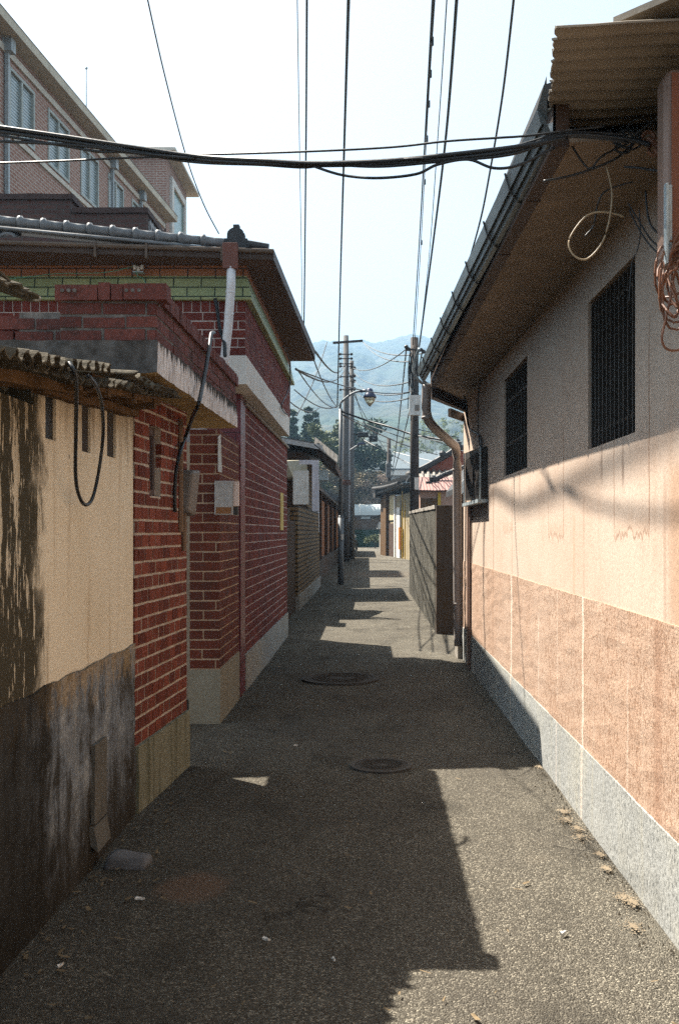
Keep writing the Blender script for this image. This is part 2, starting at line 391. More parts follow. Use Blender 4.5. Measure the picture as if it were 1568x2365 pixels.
# ------------------------------------------------------------------ masonry helpers
def brick_face(m, o, u, n, length, z0, z1, rh, bl, jt, proud=.004, depth=.03, stag=.5, mi=0, jit=.0015, zj=.0):
    """courses of single bricks on the vertical plane through o along u, facing n"""
    o = Vector(o); u = Vector(u).normalized(); n = Vector(n).normalized(); r = 0; z = z0
    while z < z1-1e-4:
        h = min(rh-jt, z1-z); s = -bl*stag*(r % 2)-random.random()*.01
        while s < length-1e-4:
            a = max(s, 0)+(0 if s < 0 else jt/2); b = min(s+bl, length)-jt/2
            if s+bl > length: b = length
            if b-a > .012:
                q = proud+random.uniform(-jit, jit); zz = z+random.uniform(-jit, jit)*.8-z0
                pa = o+u*(a+random.uniform(-jit, jit)); pb = o+u*(b+random.uniform(-jit, jit))
                i0 = -n*depth; i1 = n*q
                b0 = Vector((0,0,z0+zz)); b1 = Vector((0,0,z0+zz+h+random.uniform(-jit, jit)))
                m.hexa([pa+i0+b0, pb+i0+b0, pb+i1+b0, pa+i1+b0, pa+i0+b1, pb+i0+b1, pb+i1+b1, pa+i1+b1], mi)
            s += bl
        z += rh; r += 1
def wall_holes(m, x0, x1, ya, yb, za, zb, holes):
    """wall slab between x0 and x1 along Y, pierced by (y0,y1,z0,z1) holes sorted in Y"""
    y = ya
    for (a, b, c_, d_) in holes:
        m.box(x0, x1, y, a, za, zb); m.box(x0, x1, a, b, za, c_); m.box(x0, x1, a, b, d_, zb); y = b
    m.box(x0, x1, y, yb, za, zb)
def corrugated(m, o, along, across, L, W, period, amp, th=.005, n=None, sag=0, ragged=0, seed=0):
    """corrugated sheet: waves advance along `along` (length L), ridges run along `across` (width W)"""
    o = Vector(o); a = Vector(along).normalized(); c_ = Vector(across).normalized(); up = a.cross(c_).normalized()
    if up.z < 0: up = -up
    nu = max(8, int(L/period*8)); nv = 8
    rnd = random.Random(seed)
    rag = [rnd.uniform(0, ragged) for _ in range(nu+1)]
    def pt(i, j, off):
        s = L*i/nu; t = W*j/nv
        if j == nv: t += rag[i]
        return o+a*s+c_*t+up*(amp*math.sin(2*math.pi*s/period)+off-sag*math.sin(math.pi*i/nu)+.012*mnoise.noise(Vector((s*2, t*3, seed))))
    top = [[pt(i, j, th) for i in range(nu+1)] for j in range(nv+1)]; bot = [[pt(i, j, 0) for i in range(nu+1)] for j in range(nv+1)]
    W1 = nu+1; V = [p for r in top for p in r]+[p for r in bot for p in r]; K = W1*(nv+1); F = []
    for j in range(nv):
        for i in range(nu):
            q = j*W1+i; F.append((q, q+1, q+W1+1, q+W1)); F.append((K+q, K+q+W1, K+q+W1+1, K+q+1))
    for i in range(nu):
        F.append((i, K+i, K+i+1, i+1)); q = nv*W1+i; F.append((q, q+1, K+q+1, K+q))
    for j in range(nv):
        q = j*W1; F.append((q, q+W1, K+q+W1, K+q)); q = j*W1+nu; F.append((q, K+q, K+q+W1, q+W1))
    m.add(V, F)

# ------------------------------------------------------------------ right: salmon house
XR = 1.125
t = thing('stucco_house', 'salmon stucco house with brown eaves and barred windows beside the sunlit half of the alley', 'house', (XR, 7, 0))
wins = [(4.2, 5.1, 1.92, 2.67), (7.05, 8.25, 1.955, 2.75)]
m = MB(); wall_holes(m, XR, XR+.22, -3, 11.75, .37, 3.4, wins); m.box(XR+.22, 5, 11.53, 11.75, 0, 3.4)
m.build('wall', WALLP, t)
m = MB(); m.box(XR-.006, XR+.1, -3, 11.74, .36, 1.158); m.build('dado', DADO, t, rough=(.005, .06, 11))
m = MB(); m.box(XR-.012, XR+.1, -3, 11.73, -.05, .375); m.build('plinth', PLINTH, t, rough=(.004, .12, 6))
for i, (a, b, c_, d_) in enumerate(wins):
    f = MB()
    for q in ((a, a+.045, c_, d_), (b-.045, b, c_, d_)): f.box(XR+.028, XR+.12, *q)
    f.box(XR+.028, XR+.12, a+.045, b-.045, c_, c_+.05); f.box(XR+.028, XR+.12, a+.045, b-.045, d_-.05, d_)
    f.box(XR+.05, XR+.1, (a+b)/2-.025, (a+b)/2+.025, c_+.05, d_-.05)
    win = f.build('window', plain('dark_wood_frame', (.07,.045,.027), .7) if i == 0 else bpy.data.materials['dark_wood_frame'], t)
    g = MB(); g.box(XR+.08, XR+.09, a+.045, b-.045, c_+.05, d_-.05); g.build('pane', GLASSD, win)
    g = MB(); nb = 11 if i == 0 else 9
    for q in range(nb):
        y = a+.06+(b-a-.12)*q/(nb-1)
        if i == 0: g.box(XR+.004, XR+.022, y-.008, y+.008, c_+.005, d_-.02)
        else: g.box(XR+.008, XR+.026, y-.008, y+.008, c_+.01, d_-.02)
    for z in ((c_+.08, d_-.1) if i == 0 else (c_+.25, d_-.2)): g.box(XR+.012, XR+.02, a+.01, b-.01, z-.01, z+.01)
    g.build('window_bars', DARKMET, win)
# eave: soffit, fascia, gutter, roof
m = MB(); z = 3.0
def poly_slab(m, pts, z0, z1):
    m.loft([[Vector((x, y, z0)) for x, y in pts], [Vector((x, y, z1)) for x, y in pts]])
zs = lambda y: 2.83+(y-3.4)*.0245
sp_ = [(.686, 3.4, 2.83), (XR+.02, 3.4, 2.86), (XR+.02, 11.46, 3.0), (.70, 10.33, 3.0)]
m.loft([[Vector(q) for q in sp_], [Vector(q)+Vector((0,0,.02)) for q in sp_]]); m.build('soffit', SOFFIT, t)
m = MB()
m.hexa([(.63,3.4,2.815),(.686,3.4,2.815),(.70,10.33,2.985),(.645,10.33,2.985),(.63,3.4,2.97),(.686,3.4,2.97),(.70,10.33,3.16),(.645,10.33,3.16)])
poly_slab(m, [(.66, 10.33), (.70, 10.33), (XR, 11.46), (XR, 11.6), (.66, 10.45)], 2.89, 3.16)
poly_slab(m, [(.93, 11.2), (XR, 11.7), (XR, 11.78), (.9, 11.24)], 2.80, 2.89)
for y in (4.0, 4.85, 5.9, 7.1, 8.3, 9.4): m.box(.64, .69+.002*(y-3.4), y, y+.008, zs(y)-.019, zs(y)-.01)
m.build('fascia', FASCIA, t)
sec = [(0,.0),(.018,-.055),(.03,-.05),(.038,-.085),(.052,-.08),(.058,-.105),(.085,-.11),(.085,.02),(.075,.02),(.07,-.09),(.012,.004)]
gx = lambda y: .576-.0112*(y-3.4)
gz = lambda y: 2.944+.0303*(y-3.4)
m = MB(); m.loft([[Vector((gx(y)+a*(.75+.03*(y-3.4)), y, gz(y)+b)) for a, b in sec] for y in (3.4, 5.5, 7.5, 10.2)])
m.add([(gx(3.4),3.4,gz(3.4)),(gx(3.4)+.004,3.24,gz(3.4)+.04),(gx(3.4)+.035,3.4,gz(3.4)-.04)], [(0,1,2)])
gut = m.build('gutter', GUTTER, t)
for y in (4.1, 4.8, 5.6, 6.4, 7.3, 8.2, 9.3):
    m = MB(); x = gx(y); z = gz(y); m.tube([(x-.006, y, z+.01), (x+.015, y, z-.06), (x+.036, y, z-.09), (x+.06, y, z-.115), (x+.1, y, z-.13)], .005, 5); m.build('gutter_hook', DARKMET, gut)
m = MB()
m.hexa([(.6,3.41,2.975),(5,3.41,4.6),(5,11.5,4.7),(.6,10.4,3.17),(.6,3.41,3.03),(5,3.41,4.66),(5,11.5,4.76),(.6,10.4,3.23)])
m.box(XR+.5, 5, -3, 3.4, 3.41, 3.6)
m.build('roof', DSLATE, t)
m = MB()
pp = smooth_path([P(985, 888, 10.3), P(985, 955, 10.35), P(1000, 985, 10.5), P(1040, 1022, 11.2), P(1054, 1050, 11.5), P(1055, 1200, 11.6), P(1056, 1350, 11.6), P(1058, 1492, 11.6)], 5)
m.tube(pp, .05, 14)
for q, y in ((P(985,965,10.35), 0), (P(1055,1085,11.55), 0), (P(1057,1395,11.6), 0)): m.lathe(q-Vector((0,0,.012)), [(.054,0),(.056,.006),(.056,.02),(.054,.026)], 14)
m.build('downpipe', PIPE, t, smooth=True)
m = MB(); m.box(XR-.07, XR+.1, 11.75, 12.1, -.05, .25); m.build('step_block', GREYCONC, t, rough=(.006,.08,8))
# shallow metal cage box under the eave
m = MB(); xb = 1.06
def ventq(y, z): return z
m.hexa([(xb,9.37,1.81),(XR,9.37,1.81),(XR,10.9,1.84),(xb,10.9,1.84),(xb,9.37,2.30),(XR,9.37,2.30),(XR,10.9,2.36),(xb,10.9,2.36)])
cage = m.build('vent_cage', DARKMET, t)
m = MB()
for q in range(14):
    y = 9.45+q*.1; m.box(xb-.012, xb+.001, y, y+.03, 1.86, 2.27)
m.build('cage_slat', POLED, cage)
m = MB(); m.box(xb-.03, XR-.003, 9.36, 10.91, 1.775, 1.808); m.box(xb-.014, xb-.002, 9.35, 9.368, 1.81, 2.3); m.box(xb-.014, xb-.002, 10.9, 10.92, 1.81, 2.36)
m.build('cage_lip', GALV, cage)
# corrugated awning over the nearest stretch
m = MB(); corrugated(m, (1.335, 2.87, 3.0), (.155, 1, 0), (-1, 0, -.06), .75, .79, .072, .008, .006, ragged=.015, seed=3)
m.build('awning', AWN, t)
m = MB(); poly_slab(m, [(.73,2.97),(.89,2.80),(1.4,2.3),(1.9,2.3),(1.9,3.4),(.85,3.4)], 3.015, 3.035); m.build('roof_sheet', AWN, t)
m = MB(); m.box(XR-.035, XR-.008, 10.92, 11.0, .0, 1.8); m.tube([(XR-.02, 10.8, 0), (XR-.02, 10.8, 1.0), (XR-.02, 10.78, 1.8)], .016, 8); m.tube([(XR-.02, 11.05, 0), (XR-.02, 11.05, 1.78)], .014, 8)
m.build('conduit', METEDGE, t)

# salmon metal box at the photograph's edge with its steel strap, and the coil below
t = thing('metal_box', 'tall rounded salmon metal box fixed to the wall under the corrugated awning', 'box', (1.05, 3.05, 2.3))
m = MB(); m.box(.897, 1.3, 3.0, 3.12, 2.31, 2.905); m.build('body', METEDGE, t, bevel=.03)
m = MB(); m.box(.912, 1.27, 2.992, 2.999, 2.33, 2.88); m.build('front_shade', METSHADE, t)  # darker sheet over the front; the shade of that side is in its colour
m = MB(); m.box(.887, .893, 2.965, 2.991, 2.30, 2.54); m.box(.893, .91, 2.984, 2.991, 2.30, 2.54); m.build('strap', GALV, t)
m = MB()
for q in range(9):
    c0 = Vector((.905+.01*(q % 4), 2.96+.012*(q % 3), 2.205+.01*q)); a = .03+.01*(q % 3); b = .07+.012*((q*2) % 5)
    m.tube([c0+Vector((a*math.cos(2*math.pi*i/16+q), .02*math.sin(q+i), b*math.sin(2*math.pi*i/16+q))) for i in range(17)], .004, 6)
m.tube(smooth_path([(.9,2.97,2.32),(.905,2.97,2.23),(.885,2.97,2.13),(.875,2.97,2.07),(.905,2.97,2.04),(1.0,2.97,2.06)]), .004, 5)
tag(m.build('cable_coil', ORANGE), 'tangled coil of orange brown cable hanging under the salmon metal box', 'cable')

# ------------------------------------------------------------------ cables
def cable(label, pts, r, mat=None, group=None, smooth=True, name='cable', n=6, k=7):
    m = MB(); m.tube(smooth_path(pts, k) if smooth else pts, r, n)
    return tag(m.build(name, mat or WIRE, smooth=True), label, 'cable', group)
GB = 'cables slung across the alley'
def across(pts): return [P(*q) for q in pts]
def slung(pts): return [P(a, b, 3.31+(c-3.7)*.4) for a, b, c in pts]
cable('thickest black cable bundle slung across the alley from edge to eave', slung([(-60,292,5.3),(0,303,5.2),(150,325,5.1),(300,348,5.0),(450,367,4.9),(600,377,4.5),(720,381,4.35),(880,378,4.15),(1030,367,3.95),(1180,348,3.78),(1310,312,3.72),(1450,322,3.7),(1500,335,3.68)]), .0085, BLACK, GB, n=8)
cable('second black cable twisted against the thick bundle', slung([(-60,285,5.28),(0,293,5.18),(150,315,5.08),(300,338,4.98),(450,360,4.88),(600,370,4.48),(720,377,4.33),(880,372,4.13),(1030,358,3.93),(1200,338,3.75),(1310,318,3.71)]), .008, BLACK, GB)
cable('third black cable braided loosely under the thick bundle', slung([(-60,301,5.3),(0,312,5.2),(150,337,5.1),(230,350,5.05),(300,352,5.0),(450,374,4.9),(600,380,4.6),(700,386,4.4),(760,380,4.3),(880,384,4.15),(1030,371,3.95),(1180,356,3.78),(1310,316,3.72),(1450,328,3.7)]), .0055, BLACK, GB)
cable('fourth thin cable wavering on top of the thick bundle', slung([(-60,280,5.3),(0,297,5.2),(150,319,5.1),(300,336,5.0),(450,362,4.9),(560,367,4.6),(720,374,4.4),(880,370,4.15),(960,366,4.0),(1030,362,3.95),(1180,339,3.78),(1310,306,3.72),(1450,312,3.7)]), .0045, BLACK, GB)
cable('slack black cable hanging in a shallow belly under the bundle at mid alley', slung([(725,384,4.34),(790,404,4.28),(870,411,4.15),(960,402,4.03),(1010,380,3.97),(1080,368,3.88),(1140,388,3.8),(1200,380,3.74),(1280,340,3.71)]), .005, BLACK, GB)
cable('upper thin wire running above the bundle to the eave', slung([(440,358,4.9),(700,350,4.4),(900,340,4.15),(1030,326,3.95),(1150,318,3.8),(1230,312,3.74),(1400,290,3.68)]), .004, BLACK, GB)
cable('thin wire sagging below the bundle by the school', slung([(-60,318,5.25),(0,326,5.2),(90,330,5.12),(200,338,5.06),(340,356,4.96),(450,366,4.88)]), .006, BLACK, GB)
cable('lowest thin wire near the school windows joining the bundle', slung([(-60,374,5.3),(0,376,5.2),(130,372,5.1),(260,366,5.0),(380,362,4.95)]), .004, BLACK, GB)
GT = 'tangled cables under the eave'
tang = [
 ('black cable looping in a wide V from the bundle to the eave corner', [(1310,320,4.2),(1345,375,4.2),(1365,388,4.15),(1390,360,4.1),(1450,330,4.05),(1480,310,4.0)], .005, BLACK),
 ('black cable running low along the soffit from the gutter', [(1255,418,4.3),(1320,405,4.3),(1380,385,4.2),(1430,360,4.1),(1470,320,4.05)], .006, BLACK),
 ('pale tan cable hanging in a big loop below the soffit', [(1400,385,4.1),(1412,440,4.1),(1408,500,4.1),(1390,560,4.12),(1355,598,4.15),(1325,590,4.2),(1313,560,4.25),(1330,525,4.25),(1360,495,4.22),(1400,490,4.15),(1440,500,4.1)], .005, TANW),
 ('black cable arching over the tangle to the metal box', [(1440,320,4.05),(1455,285,4.0),(1480,272,3.95),(1495,285,3.9),(1470,310,3.95),(1455,330,4.0),(1480,300,3.9),(1520,270,3.6)], .004, BLACK),
 ('black cable curling in a ring around the tangle', [(1420,340,4.05),(1440,305,4.0),(1470,300,4.0),(1485,325,4.0),(1460,345,4.0),(1430,330,4.02),(1450,300,4.0),(1490,330,3.95),(1500,350,3.9)], .005, BLACK),
 ('black cable drooping from the tangle to the metal box foot', [(1450,470,4.08),(1475,510,4.0),(1500,550,3.9),(1530,578,3.6),(1545,585,3.5)], .004, BLACK),
 ('second drooping tan black cable just below its twin', [(1452,485,4.08),(1470,520,4.0),(1495,560,3.9),(1525,590,3.6),(1545,600,3.5)], .004, BLACK),
 ('black cable in a narrow hook beside the metal box', [(1490,440,4.0),(1493,480,3.95),(1500,515,3.9),(1515,535,3.7),(1530,545,3.5)], .005, BLACK),
 ('thin dark wire falling down the wall past the barred window', [(1475,480,4.1),(1478,540,4.1),(1470,580,4.1),(1458,610,4.12),(1452,700,4.14)], .003, BLACK),
 ('thick black cable entering from the edge across the salmon metal box', [(1440,385,4.0),(1480,388,3.7),(1510,393,3.3),(1570,396,3.2),(1640,398,3.1)], .006, BLACK),
 ('thin black wire in a long loop against the soffit', [(1460,420,4.08),(1400,440,4.15),(1380,470,4.2),(1370,520,4.25),(1350,545,4.3)], .004, BLACK),
 ('black cable bunched upward into the tangle', [(1400,300,4.12),(1430,318,4.08),(1420,345,4.08),(1448,352,4.05),(1462,322,4.0),(1440,300,4.0),(1415,325,4.05),(1445,340,4.0),(1480,318,3.95)], .006, BLACK),
 ('long pale wire swooping under the soffit from gutter to wall', [(1022,722,8.6),(1045,745,8.5),(1090,757,8.2),(1140,750,7.5),(1200,725,6.9),(1250,690,6.4),(1300,650,5.75)], .005, TANW),
 ('thin dark wire drooping from the soffit by the far eave', [(1110,640,7.2),(1085,700,7.6),(1060,750,8.1),(1048,780,8.4),(1075,790,8.6),(1120,782,8.4),(1150,800,8.6)], .004, BLACK),
 ('black cable curling down the wall corner to the metal cage', [(960,850,10.2),(985,885,10.4),(1030,890,10.5),(1062,900,10.8),(1076,930,11),(1078,960,10.9),(1084,990,10.7),(1105,1005,10),(1112,1030,9.5)], .012, BLACK),
 ('thin dark wire down the corner wall to the metal cage', [(1113,850,9.4),(1105,910,9.6),(1103,960,9.7),(1104,1000,9.7),(1108,1032,9.5)], .005, BLACK),
 ('grey corrugated hose bending round the gutter end', [(968,805,10.1),(957,835,10.2),(956,862,10.25),(968,880,10.3),(990,889,10.35),(1020,886,10.4)], .016, GALV),
]
for lab, pts, r, mt in tang: cable(lab, across([(a, b, 3.3+(c-3.5)*.2) if c < 4.4 and a > 1250 else (a, b, c) for a, b, c in pts]), r*(.72 if pts[0][0] > 1250 else 1), mt, GT)
m = MB()
for q in ((1497,318,3.33),(1510,345,3.32)):
    a = P(*q); m.tube([a, a+Vector((.06,-.02,-.07))], .009, 8); m.tube([a+Vector((.02*math.cos(i*.7), 0, .02*math.sin(i*.7)))for i in range(10)], .007, 6)
tag(m.build('insulator_hook', ORANGE), 'rusty pink hooks with a ring where the tangled cables meet the wall', 'hook')

GL = 'overhead wires running along the alley'
long_w = [
 ('thickest overhead cable running down the alley to the dark pole', [(1057,-40,11),(1030,310,16),(1000,560,21),(968,800,27)], .021),
 ('twin twisted overhead wire with ties beside the thick cable', [(1001,-40,10),(985,250,15),(968,560,22),(953,800,27)], .013),
 ('companion strand of the twisted overhead wire', [(1006,-40,10),(988,250,15),(972,560,22),(957,800,27)], .008),
 ('thin overhead wire between the twisted pair and the thick cable', [(1034,-40,11),(1012,300,16),(990,600,22),(966,815,27)], .008),
 ('straight dark overhead wire running down to the street lamp', [(806,-40,9),(796,300,14),(786,650,22),(779,940,28.2)], .017),
 ('medium overhead wire dropping to the tiled eave corner', [(709,-40,7.5),(707,300,10),(704,600,12.5),(702,752,13.6)], .009),
 ('hair thin overhead wire left of the eave wire', [(686,-40,8),(692,350,11),(697,640,13),(697,745,13.6)], .004),
 ('thin wire curving from the sky down to the roof finial', [(333,-40,6),(380,170,7),(430,360,8),(470,470,8.1),(506,540,8.25)], .005),
 ('overhead wire leaning down to the slate gutter', [(1190,-40,5),(1160,220,6),(1125,430,7),(1106,520,7.4),(1078,620,8.2),(1060,690,8.7)], .007),
]
for lab, pts, r in long_w: cable(lab, across(pts), r, WIRE, GL, name='overhead_wire')
cable('thick cable strung highest of all, far above the rooftops', [(-9,17,12.5),(-5,14.6,10.4),(-3.07,13.4,9.6),(-3.07,10.97,9.66),(-3.07,8.5,9.78),(-3.07,7.4,9.84),(-3.07,3,10.1)], .03, WIRE, GL, name='overhead_wire')
cable('added out-of-view slack cable that casts the sharp shadow on the salmon wall', [(-7,11.5,9.6),(-3.2,10.7,7.9),(-1.475,10.0,6.98),(-1.475,8.2,6.68),(-1.475,7.14,6.56),(-1.475,5.94,6.5),(-1.475,4,6.55),(-1.5,2,6.8)], .013, WIRE, GL, name='overhead_wire')  # invented cable above the view, put there to throw a shadow line
for py, wh in ((95,'topmost'), (170,'second'), (240,'third'), (320,'fourth'), (420,'fifth'), (560,'lowest')):
    m = MB(); a = P(1003-38*py/720, py, 10+17*py/800); m.tube([a-Vector((.0,0,.05)), a+Vector((.0,0,.05))], .02, 6)
    tag(m.build('cable_tie', BLACK), wh+' dark tie clipped on the twisted overhead wire', 'cable tie', 'ties on the twisted wire')

# ------------------------------------------------------------------ left: near shed
XL = -1.24
t = thing('shed', 'cream plastered shed with black peeling stains and a ragged corrugated roof', 'shed', (XL, 3.5, 0))
k = N('stained_cream', .92, .12); p = k.pos(); s_ = k.xyz(p)
st = k.noise(k.scl(p, (1, 1, .1)), 19, 5, .68); st2 = k.noise(k.scl(p, (1, 1, .22)), 48, 5, .7); big = k.noise(p, 4, 5, .6)
edge = k.math('ADD', s_[1], k.math('MULTIPLY', k.math('SUBTRACT', big, .5), .45))
zone = k.rng(edge, 3.86, 3.70)
topz = k.math('ADD', s_[2], k.math('MULTIPLY', k.math('SUBTRACT', st, .5), .9))
grime = k.rng(topz, 1.78, 2.3)
c = k.mix(k.rng(k.noise(p, 1.7, 5), .4, .7), (.86,.755,.575), (.8,.69,.51))
c = k.mix(k.rng(k.noise(k.scl(p, (1, 1, .05)), 12, 4), .56, .7, 0, .35), c, (.42,.3,.17))
c = k.mix(k.math('MULTIPLY', grime, .75), c, (.15,.1,.05))
sp = k.noise(k.scl(p, (1, 1, .35), (0,.3,0)), 17, 3, .6)
c = k.mix(k.rng(sp, .71, .74, 0, .85), c, (.1,.085,.06))
f = k.rng(k.math('ADD', k.math('MULTIPLY', st, .55), k.math('MULTIPLY', st2, .45)), .55, .533)
c = k.mix(k.math('MULTIPLY', zone, f), c, (.012,.012,.009))
c = k.mix(k.math('MULTIPLY', zone, .3), c, (.2,.17,.11))
k.col(c); k.bump(k.math('ADD', k.noise(p, 60, 4, .7), k.math('MULTIPLY', k.math('MULTIPLY', zone, f), -1.2)), .3, .006); CREAM = k.m
k = N('stained_dado', .9, .15); p = k.pos(); s_ = k.xyz(p)
st = k.math('ADD', k.math('MULTIPLY', k.noise(k.scl(p, (1, 1, .14)), 7, 6, .7), .55), k.math('MULTIPLY', k.noise(p, 5, 6, .7), .45)); st2 = k.noise(k.scl(p, (1, 1, .35)), 24, 5, .7)
c = k.ramp(st, [(.33, (.02,.018,.015)), (.45, (.09,.086,.078)), (.5, (.2,.225,.255)), (.6, (.37,.385,.385))])
zz = k.math('ADD', s_[2], k.math('MULTIPLY', k.math('SUBTRACT', st2, .5), .8))
c = k.mix(k.rng(zz, .74, .93, 0, .7), c, (.46,.32,.165))
c = k.mix(k.rng(zz, .5, .05, 0, .92), c, (.03,.023,.015))
c = k.mix(k.rng(k.math('ADD', s_[1], k.math('MULTIPLY', k.math('SUBTRACT', st, .5), 1.2)), 4.1, 3.6, 0, .9), c, (.014,.012,.009))
c = k.mix(k.rng(k.noise(p, 50, 4, .7), .35, .7, 0, .5), c, (.05,.045,.035))
k.col(c); k.bump(k.noise(p, 60, 5, .7), .4, .008); STDADO = k.m
slots = [(3.83, 3.96, 1.86, 2.04), (4.32, 4.456, 1.85, 2.08), (4.737, 4.90, 1.86, 2.08)]
m = MB(); wall_holes(m, XL-.16, XL, 3.7, 5.26, .9, 2.12, slots); m.box(XL-.16, XL, 1.4, 3.7, .9, 1.97); m.build('wall', CREAM, t)
for s in slots:
    m = MB(); m.box(XL-.1, XL-.012, s[0]+.001, s[1]-.001, s[2]+.001, s[3]-.001); m.build('slot_shade_fill', BLACK if s[0] < 4 else plain('slot_shade', (.06,.05,.04), .9), t)  # dark block fills each slot; its colour stands in for the shade inside
drain = (4.42, 4.66, .18, .5)
m = MB(); wall_holes(m, XL-.16, XL+.012, 1.39, 5.262, -.05, .905, []); m.build('dado', STDADO, t, rough=(.011, .05, 6))
m = MB(); m.box(XL+.012, XL+.03, 4.42, 4.62, .2, .55); m.hexa([(XL,4.4,.12),(XL+.05,4.4,.08),(XL+.05,4.62,.08),(XL,4.62,.12),(XL,4.4,.19),(XL+.03,4.4,.19),(XL+.03,4.62,.19),(XL,4.62,.19)])
m.build('drain_cover', plain('drain_concrete', (.13,.12,.1), .9), t, rough=(.004,.07,9))
m = MB(); corrugated(m, (-2.2, 1.3, 1.985), (.0, 1, .112), (1, 0, -.12), 2.75, 1.17, .095, .018, .006, sag=.01, ragged=.015, seed=1)
corrugated(m, (-2.1, 3.0, 2.12), (.02, 1, .096), (1, 0, -.11), 2.1, 1.04, .095, .018, .006, sag=.01, ragged=.02, seed=5)
corrugated(m, (-1.9, 4.3, 2.225), (.02, 1, .04), (1, 0, -.05), .95, .88, .08, .015, .006, sag=.01, ragged=.03, seed=8)
m.build('roof', ASBEST, t)
m = MB()
def slope_bar(x0, x1, ya, yb, za, zb, h): m.hexa([(x0,ya,za),(x1,ya,za),(x1,yb,zb),(x0,yb,zb),(x0,ya,za+h),(x1,ya,za+h),(x1,yb,zb+h),(x0,yb,zb+h)])
slope_bar(-1.23, -1.13, 1.4, 4.0, 1.80, 2.05, .07); slope_bar(-1.2, -1.08, 3.9, 5.2, 2.06, 2.16, .06); slope_bar(-1.22, -1.17, 3.6, 5.1, 2.0, 2.09, .035)
for y in (3.7, 4.1, 4.55, 4.98): m.box(-1.3, -1.07, y, y+.05, 2.03+(y-3.7)*.07, 2.075+(y-3.7)*.07)
m.build('eave_timber', WOOD, t, rough=(.008, .12, 5))
m = MB(); m.box(-3.4, XL-.18, 1.4, 5.2, -.05, 1.9); m.build('rear_wall', GREYCONC, t)
m = MB(); corrugated(m, (-1.7, 2.3, 2.44), (.02, 1, -.03), (1, 0, -.3), .8, .66, .06, .012, .006, sag=.01, ragged=.05, seed=12)
tag(m.build('thatched_sheet', ASBEST), 'ragged corrugated sheet drooping above the shed roof', 'roof sheet')
lp = [(160,838,-1.02),(172,860,-1.0),(177,900,-1.03),(176,1000,-1.12),(175,1090,-1.16),(181,1138,-1.17),(197,1166,-1.17),(215,1148,-1.17),(230,1080,-1.16),(239,1000,-1.13),(236,940,-1.08),(224,895,-1.03),(205,868,-1.0)]
cable('black cable hanging in a long loop in front of the cream wall', across([(a, b, -x*2300/(850-a)) for a, b, x in lp]), .0075, BLACK, name='hanging_cable', n=8)

# ------------------------------------------------------------------ left: brick gate with canopy
t = thing('brick_gate', 'red brick gateway with white mortar lines and a brick parapet canopy', 'gate', (-1.2, 6.2, 0))
A = Vector((-1.235, 5.272, 0)); B = Vector((-1.16, 6.36, 0)); u = (B-A).normalized(); nrm = Vector((u.y, -u.x, 0))
def uvbox(m, o, u, n, s0, s1, d0, d1, z0, z1, mi=0):
    q = [o+u*s0+n*d0, o+u*s1+n*d0, o+u*s1+n*d1, o+u*s0+n*d1]
    m.hexa([p+Vector((0,0,z0)) for p in q]+[p+Vector((0,0,z1)) for p in q], mi)
m = MB(); L = (B-A).length
uvbox(m, A, u, nrm, 0, .27, -.3, 0, .35, 2.27, 1); uvbox(m, A, u, nrm, .50, L, -.3, 0, .35, 2.27, 1)
uvbox(m, A, u, nrm, .27, .50, -.3, 0, .35, 1.7, 1); uvbox(m, A, u, nrm, .27, .50, -.3, 0, 2.1, 2.27, 1)
brick_face(m, A, u, nrm, .27, .362, 2.26, .0755, .125, .014, .003)
brick_face(m, A+u*.5, u, nrm, L-.5, .362, 2.26, .0755, .125, .014, .003)
brick_face(m, A+u*.27, u, nrm, .23, .362, 1.69, .0755, .125, .014, .003)
brick_face(m, A+u*.27, u, nrm, .23, 2.1, 2.26, .0755, .125, .014, .003)
brick_face(m, B, -nrm, u, .3, .362, 2.26, .0755, .2, .014, .003)
m.build('wall', [BR_NEAR, MORT], t)
m = MB(); uvbox(m, A, u, nrm, -.002, L+.01, -.31, .022, -.05, .36); m.build('plinth', plaster('mossy_plinth', (.27,.26,.185), (.1,.1,.06), .9, .3, .5, 50, 13, (.06,.06,.04)), t, rough=(.005,.09,8))
m = MB(); uvbox(m, A, u, nrm, .275, .495, -.09, -.07, 1.705, 2.095, 1)
for a_, b_ in ((.275,.31),(.46,.495),(.375,.395)): uvbox(m, A, u, nrm, a_, b_, -.07, -.035, 1.705, 2.095)
uvbox(m, A, u, nrm, .31, .375, -.07, -.035, 1.705, 1.74); uvbox(m, A, u, nrm, .395, .46, -.07, -.035, 1.705, 1.74)
uvbox(m, A, u, nrm, .31, .375, -.07, -.035, 2.05, 2.095); uvbox(m, A, u, nrm, .395, .46, -.07, -.035, 2.05, 2.095)
m.build('window', [plain('plum_frame', (.13,.095,.09), .6), GLASSD], t)
# far post and the short wall joining the red house
m = MB(); m.box(-1.395, -1.165, 7.804, 8.98, .42, 2.3, 1)
brick_face(m, (-1.395, 7.804, 0), (1,0,0), (0,-1,0), .23, .43, 2.3, .0765, .21, .011, .003)
brick_face(m, (-1.165, 7.804, 0), (0,1,0), (1,0,0), 1.17, .43, 2.3, .0765, .2, .011, .003)
m.box(-3.2, -1.395, 8.9, 8.98, 0, 2.3, 1)
m.build('post', [bricks_mat('post_brick', (.12,.032,.02), (.18,.048,.03)), plain('tan_mortar', (.46,.34,.24), .9)], t)
m = MB(); m.box(-1.4, -1.155, 7.79, 8.98, -.05, .42); m.build('post_base', plaster('post_concrete', (.3,.28,.22), (.2,.18,.13), .5), t, rough=(.004,.08,8))
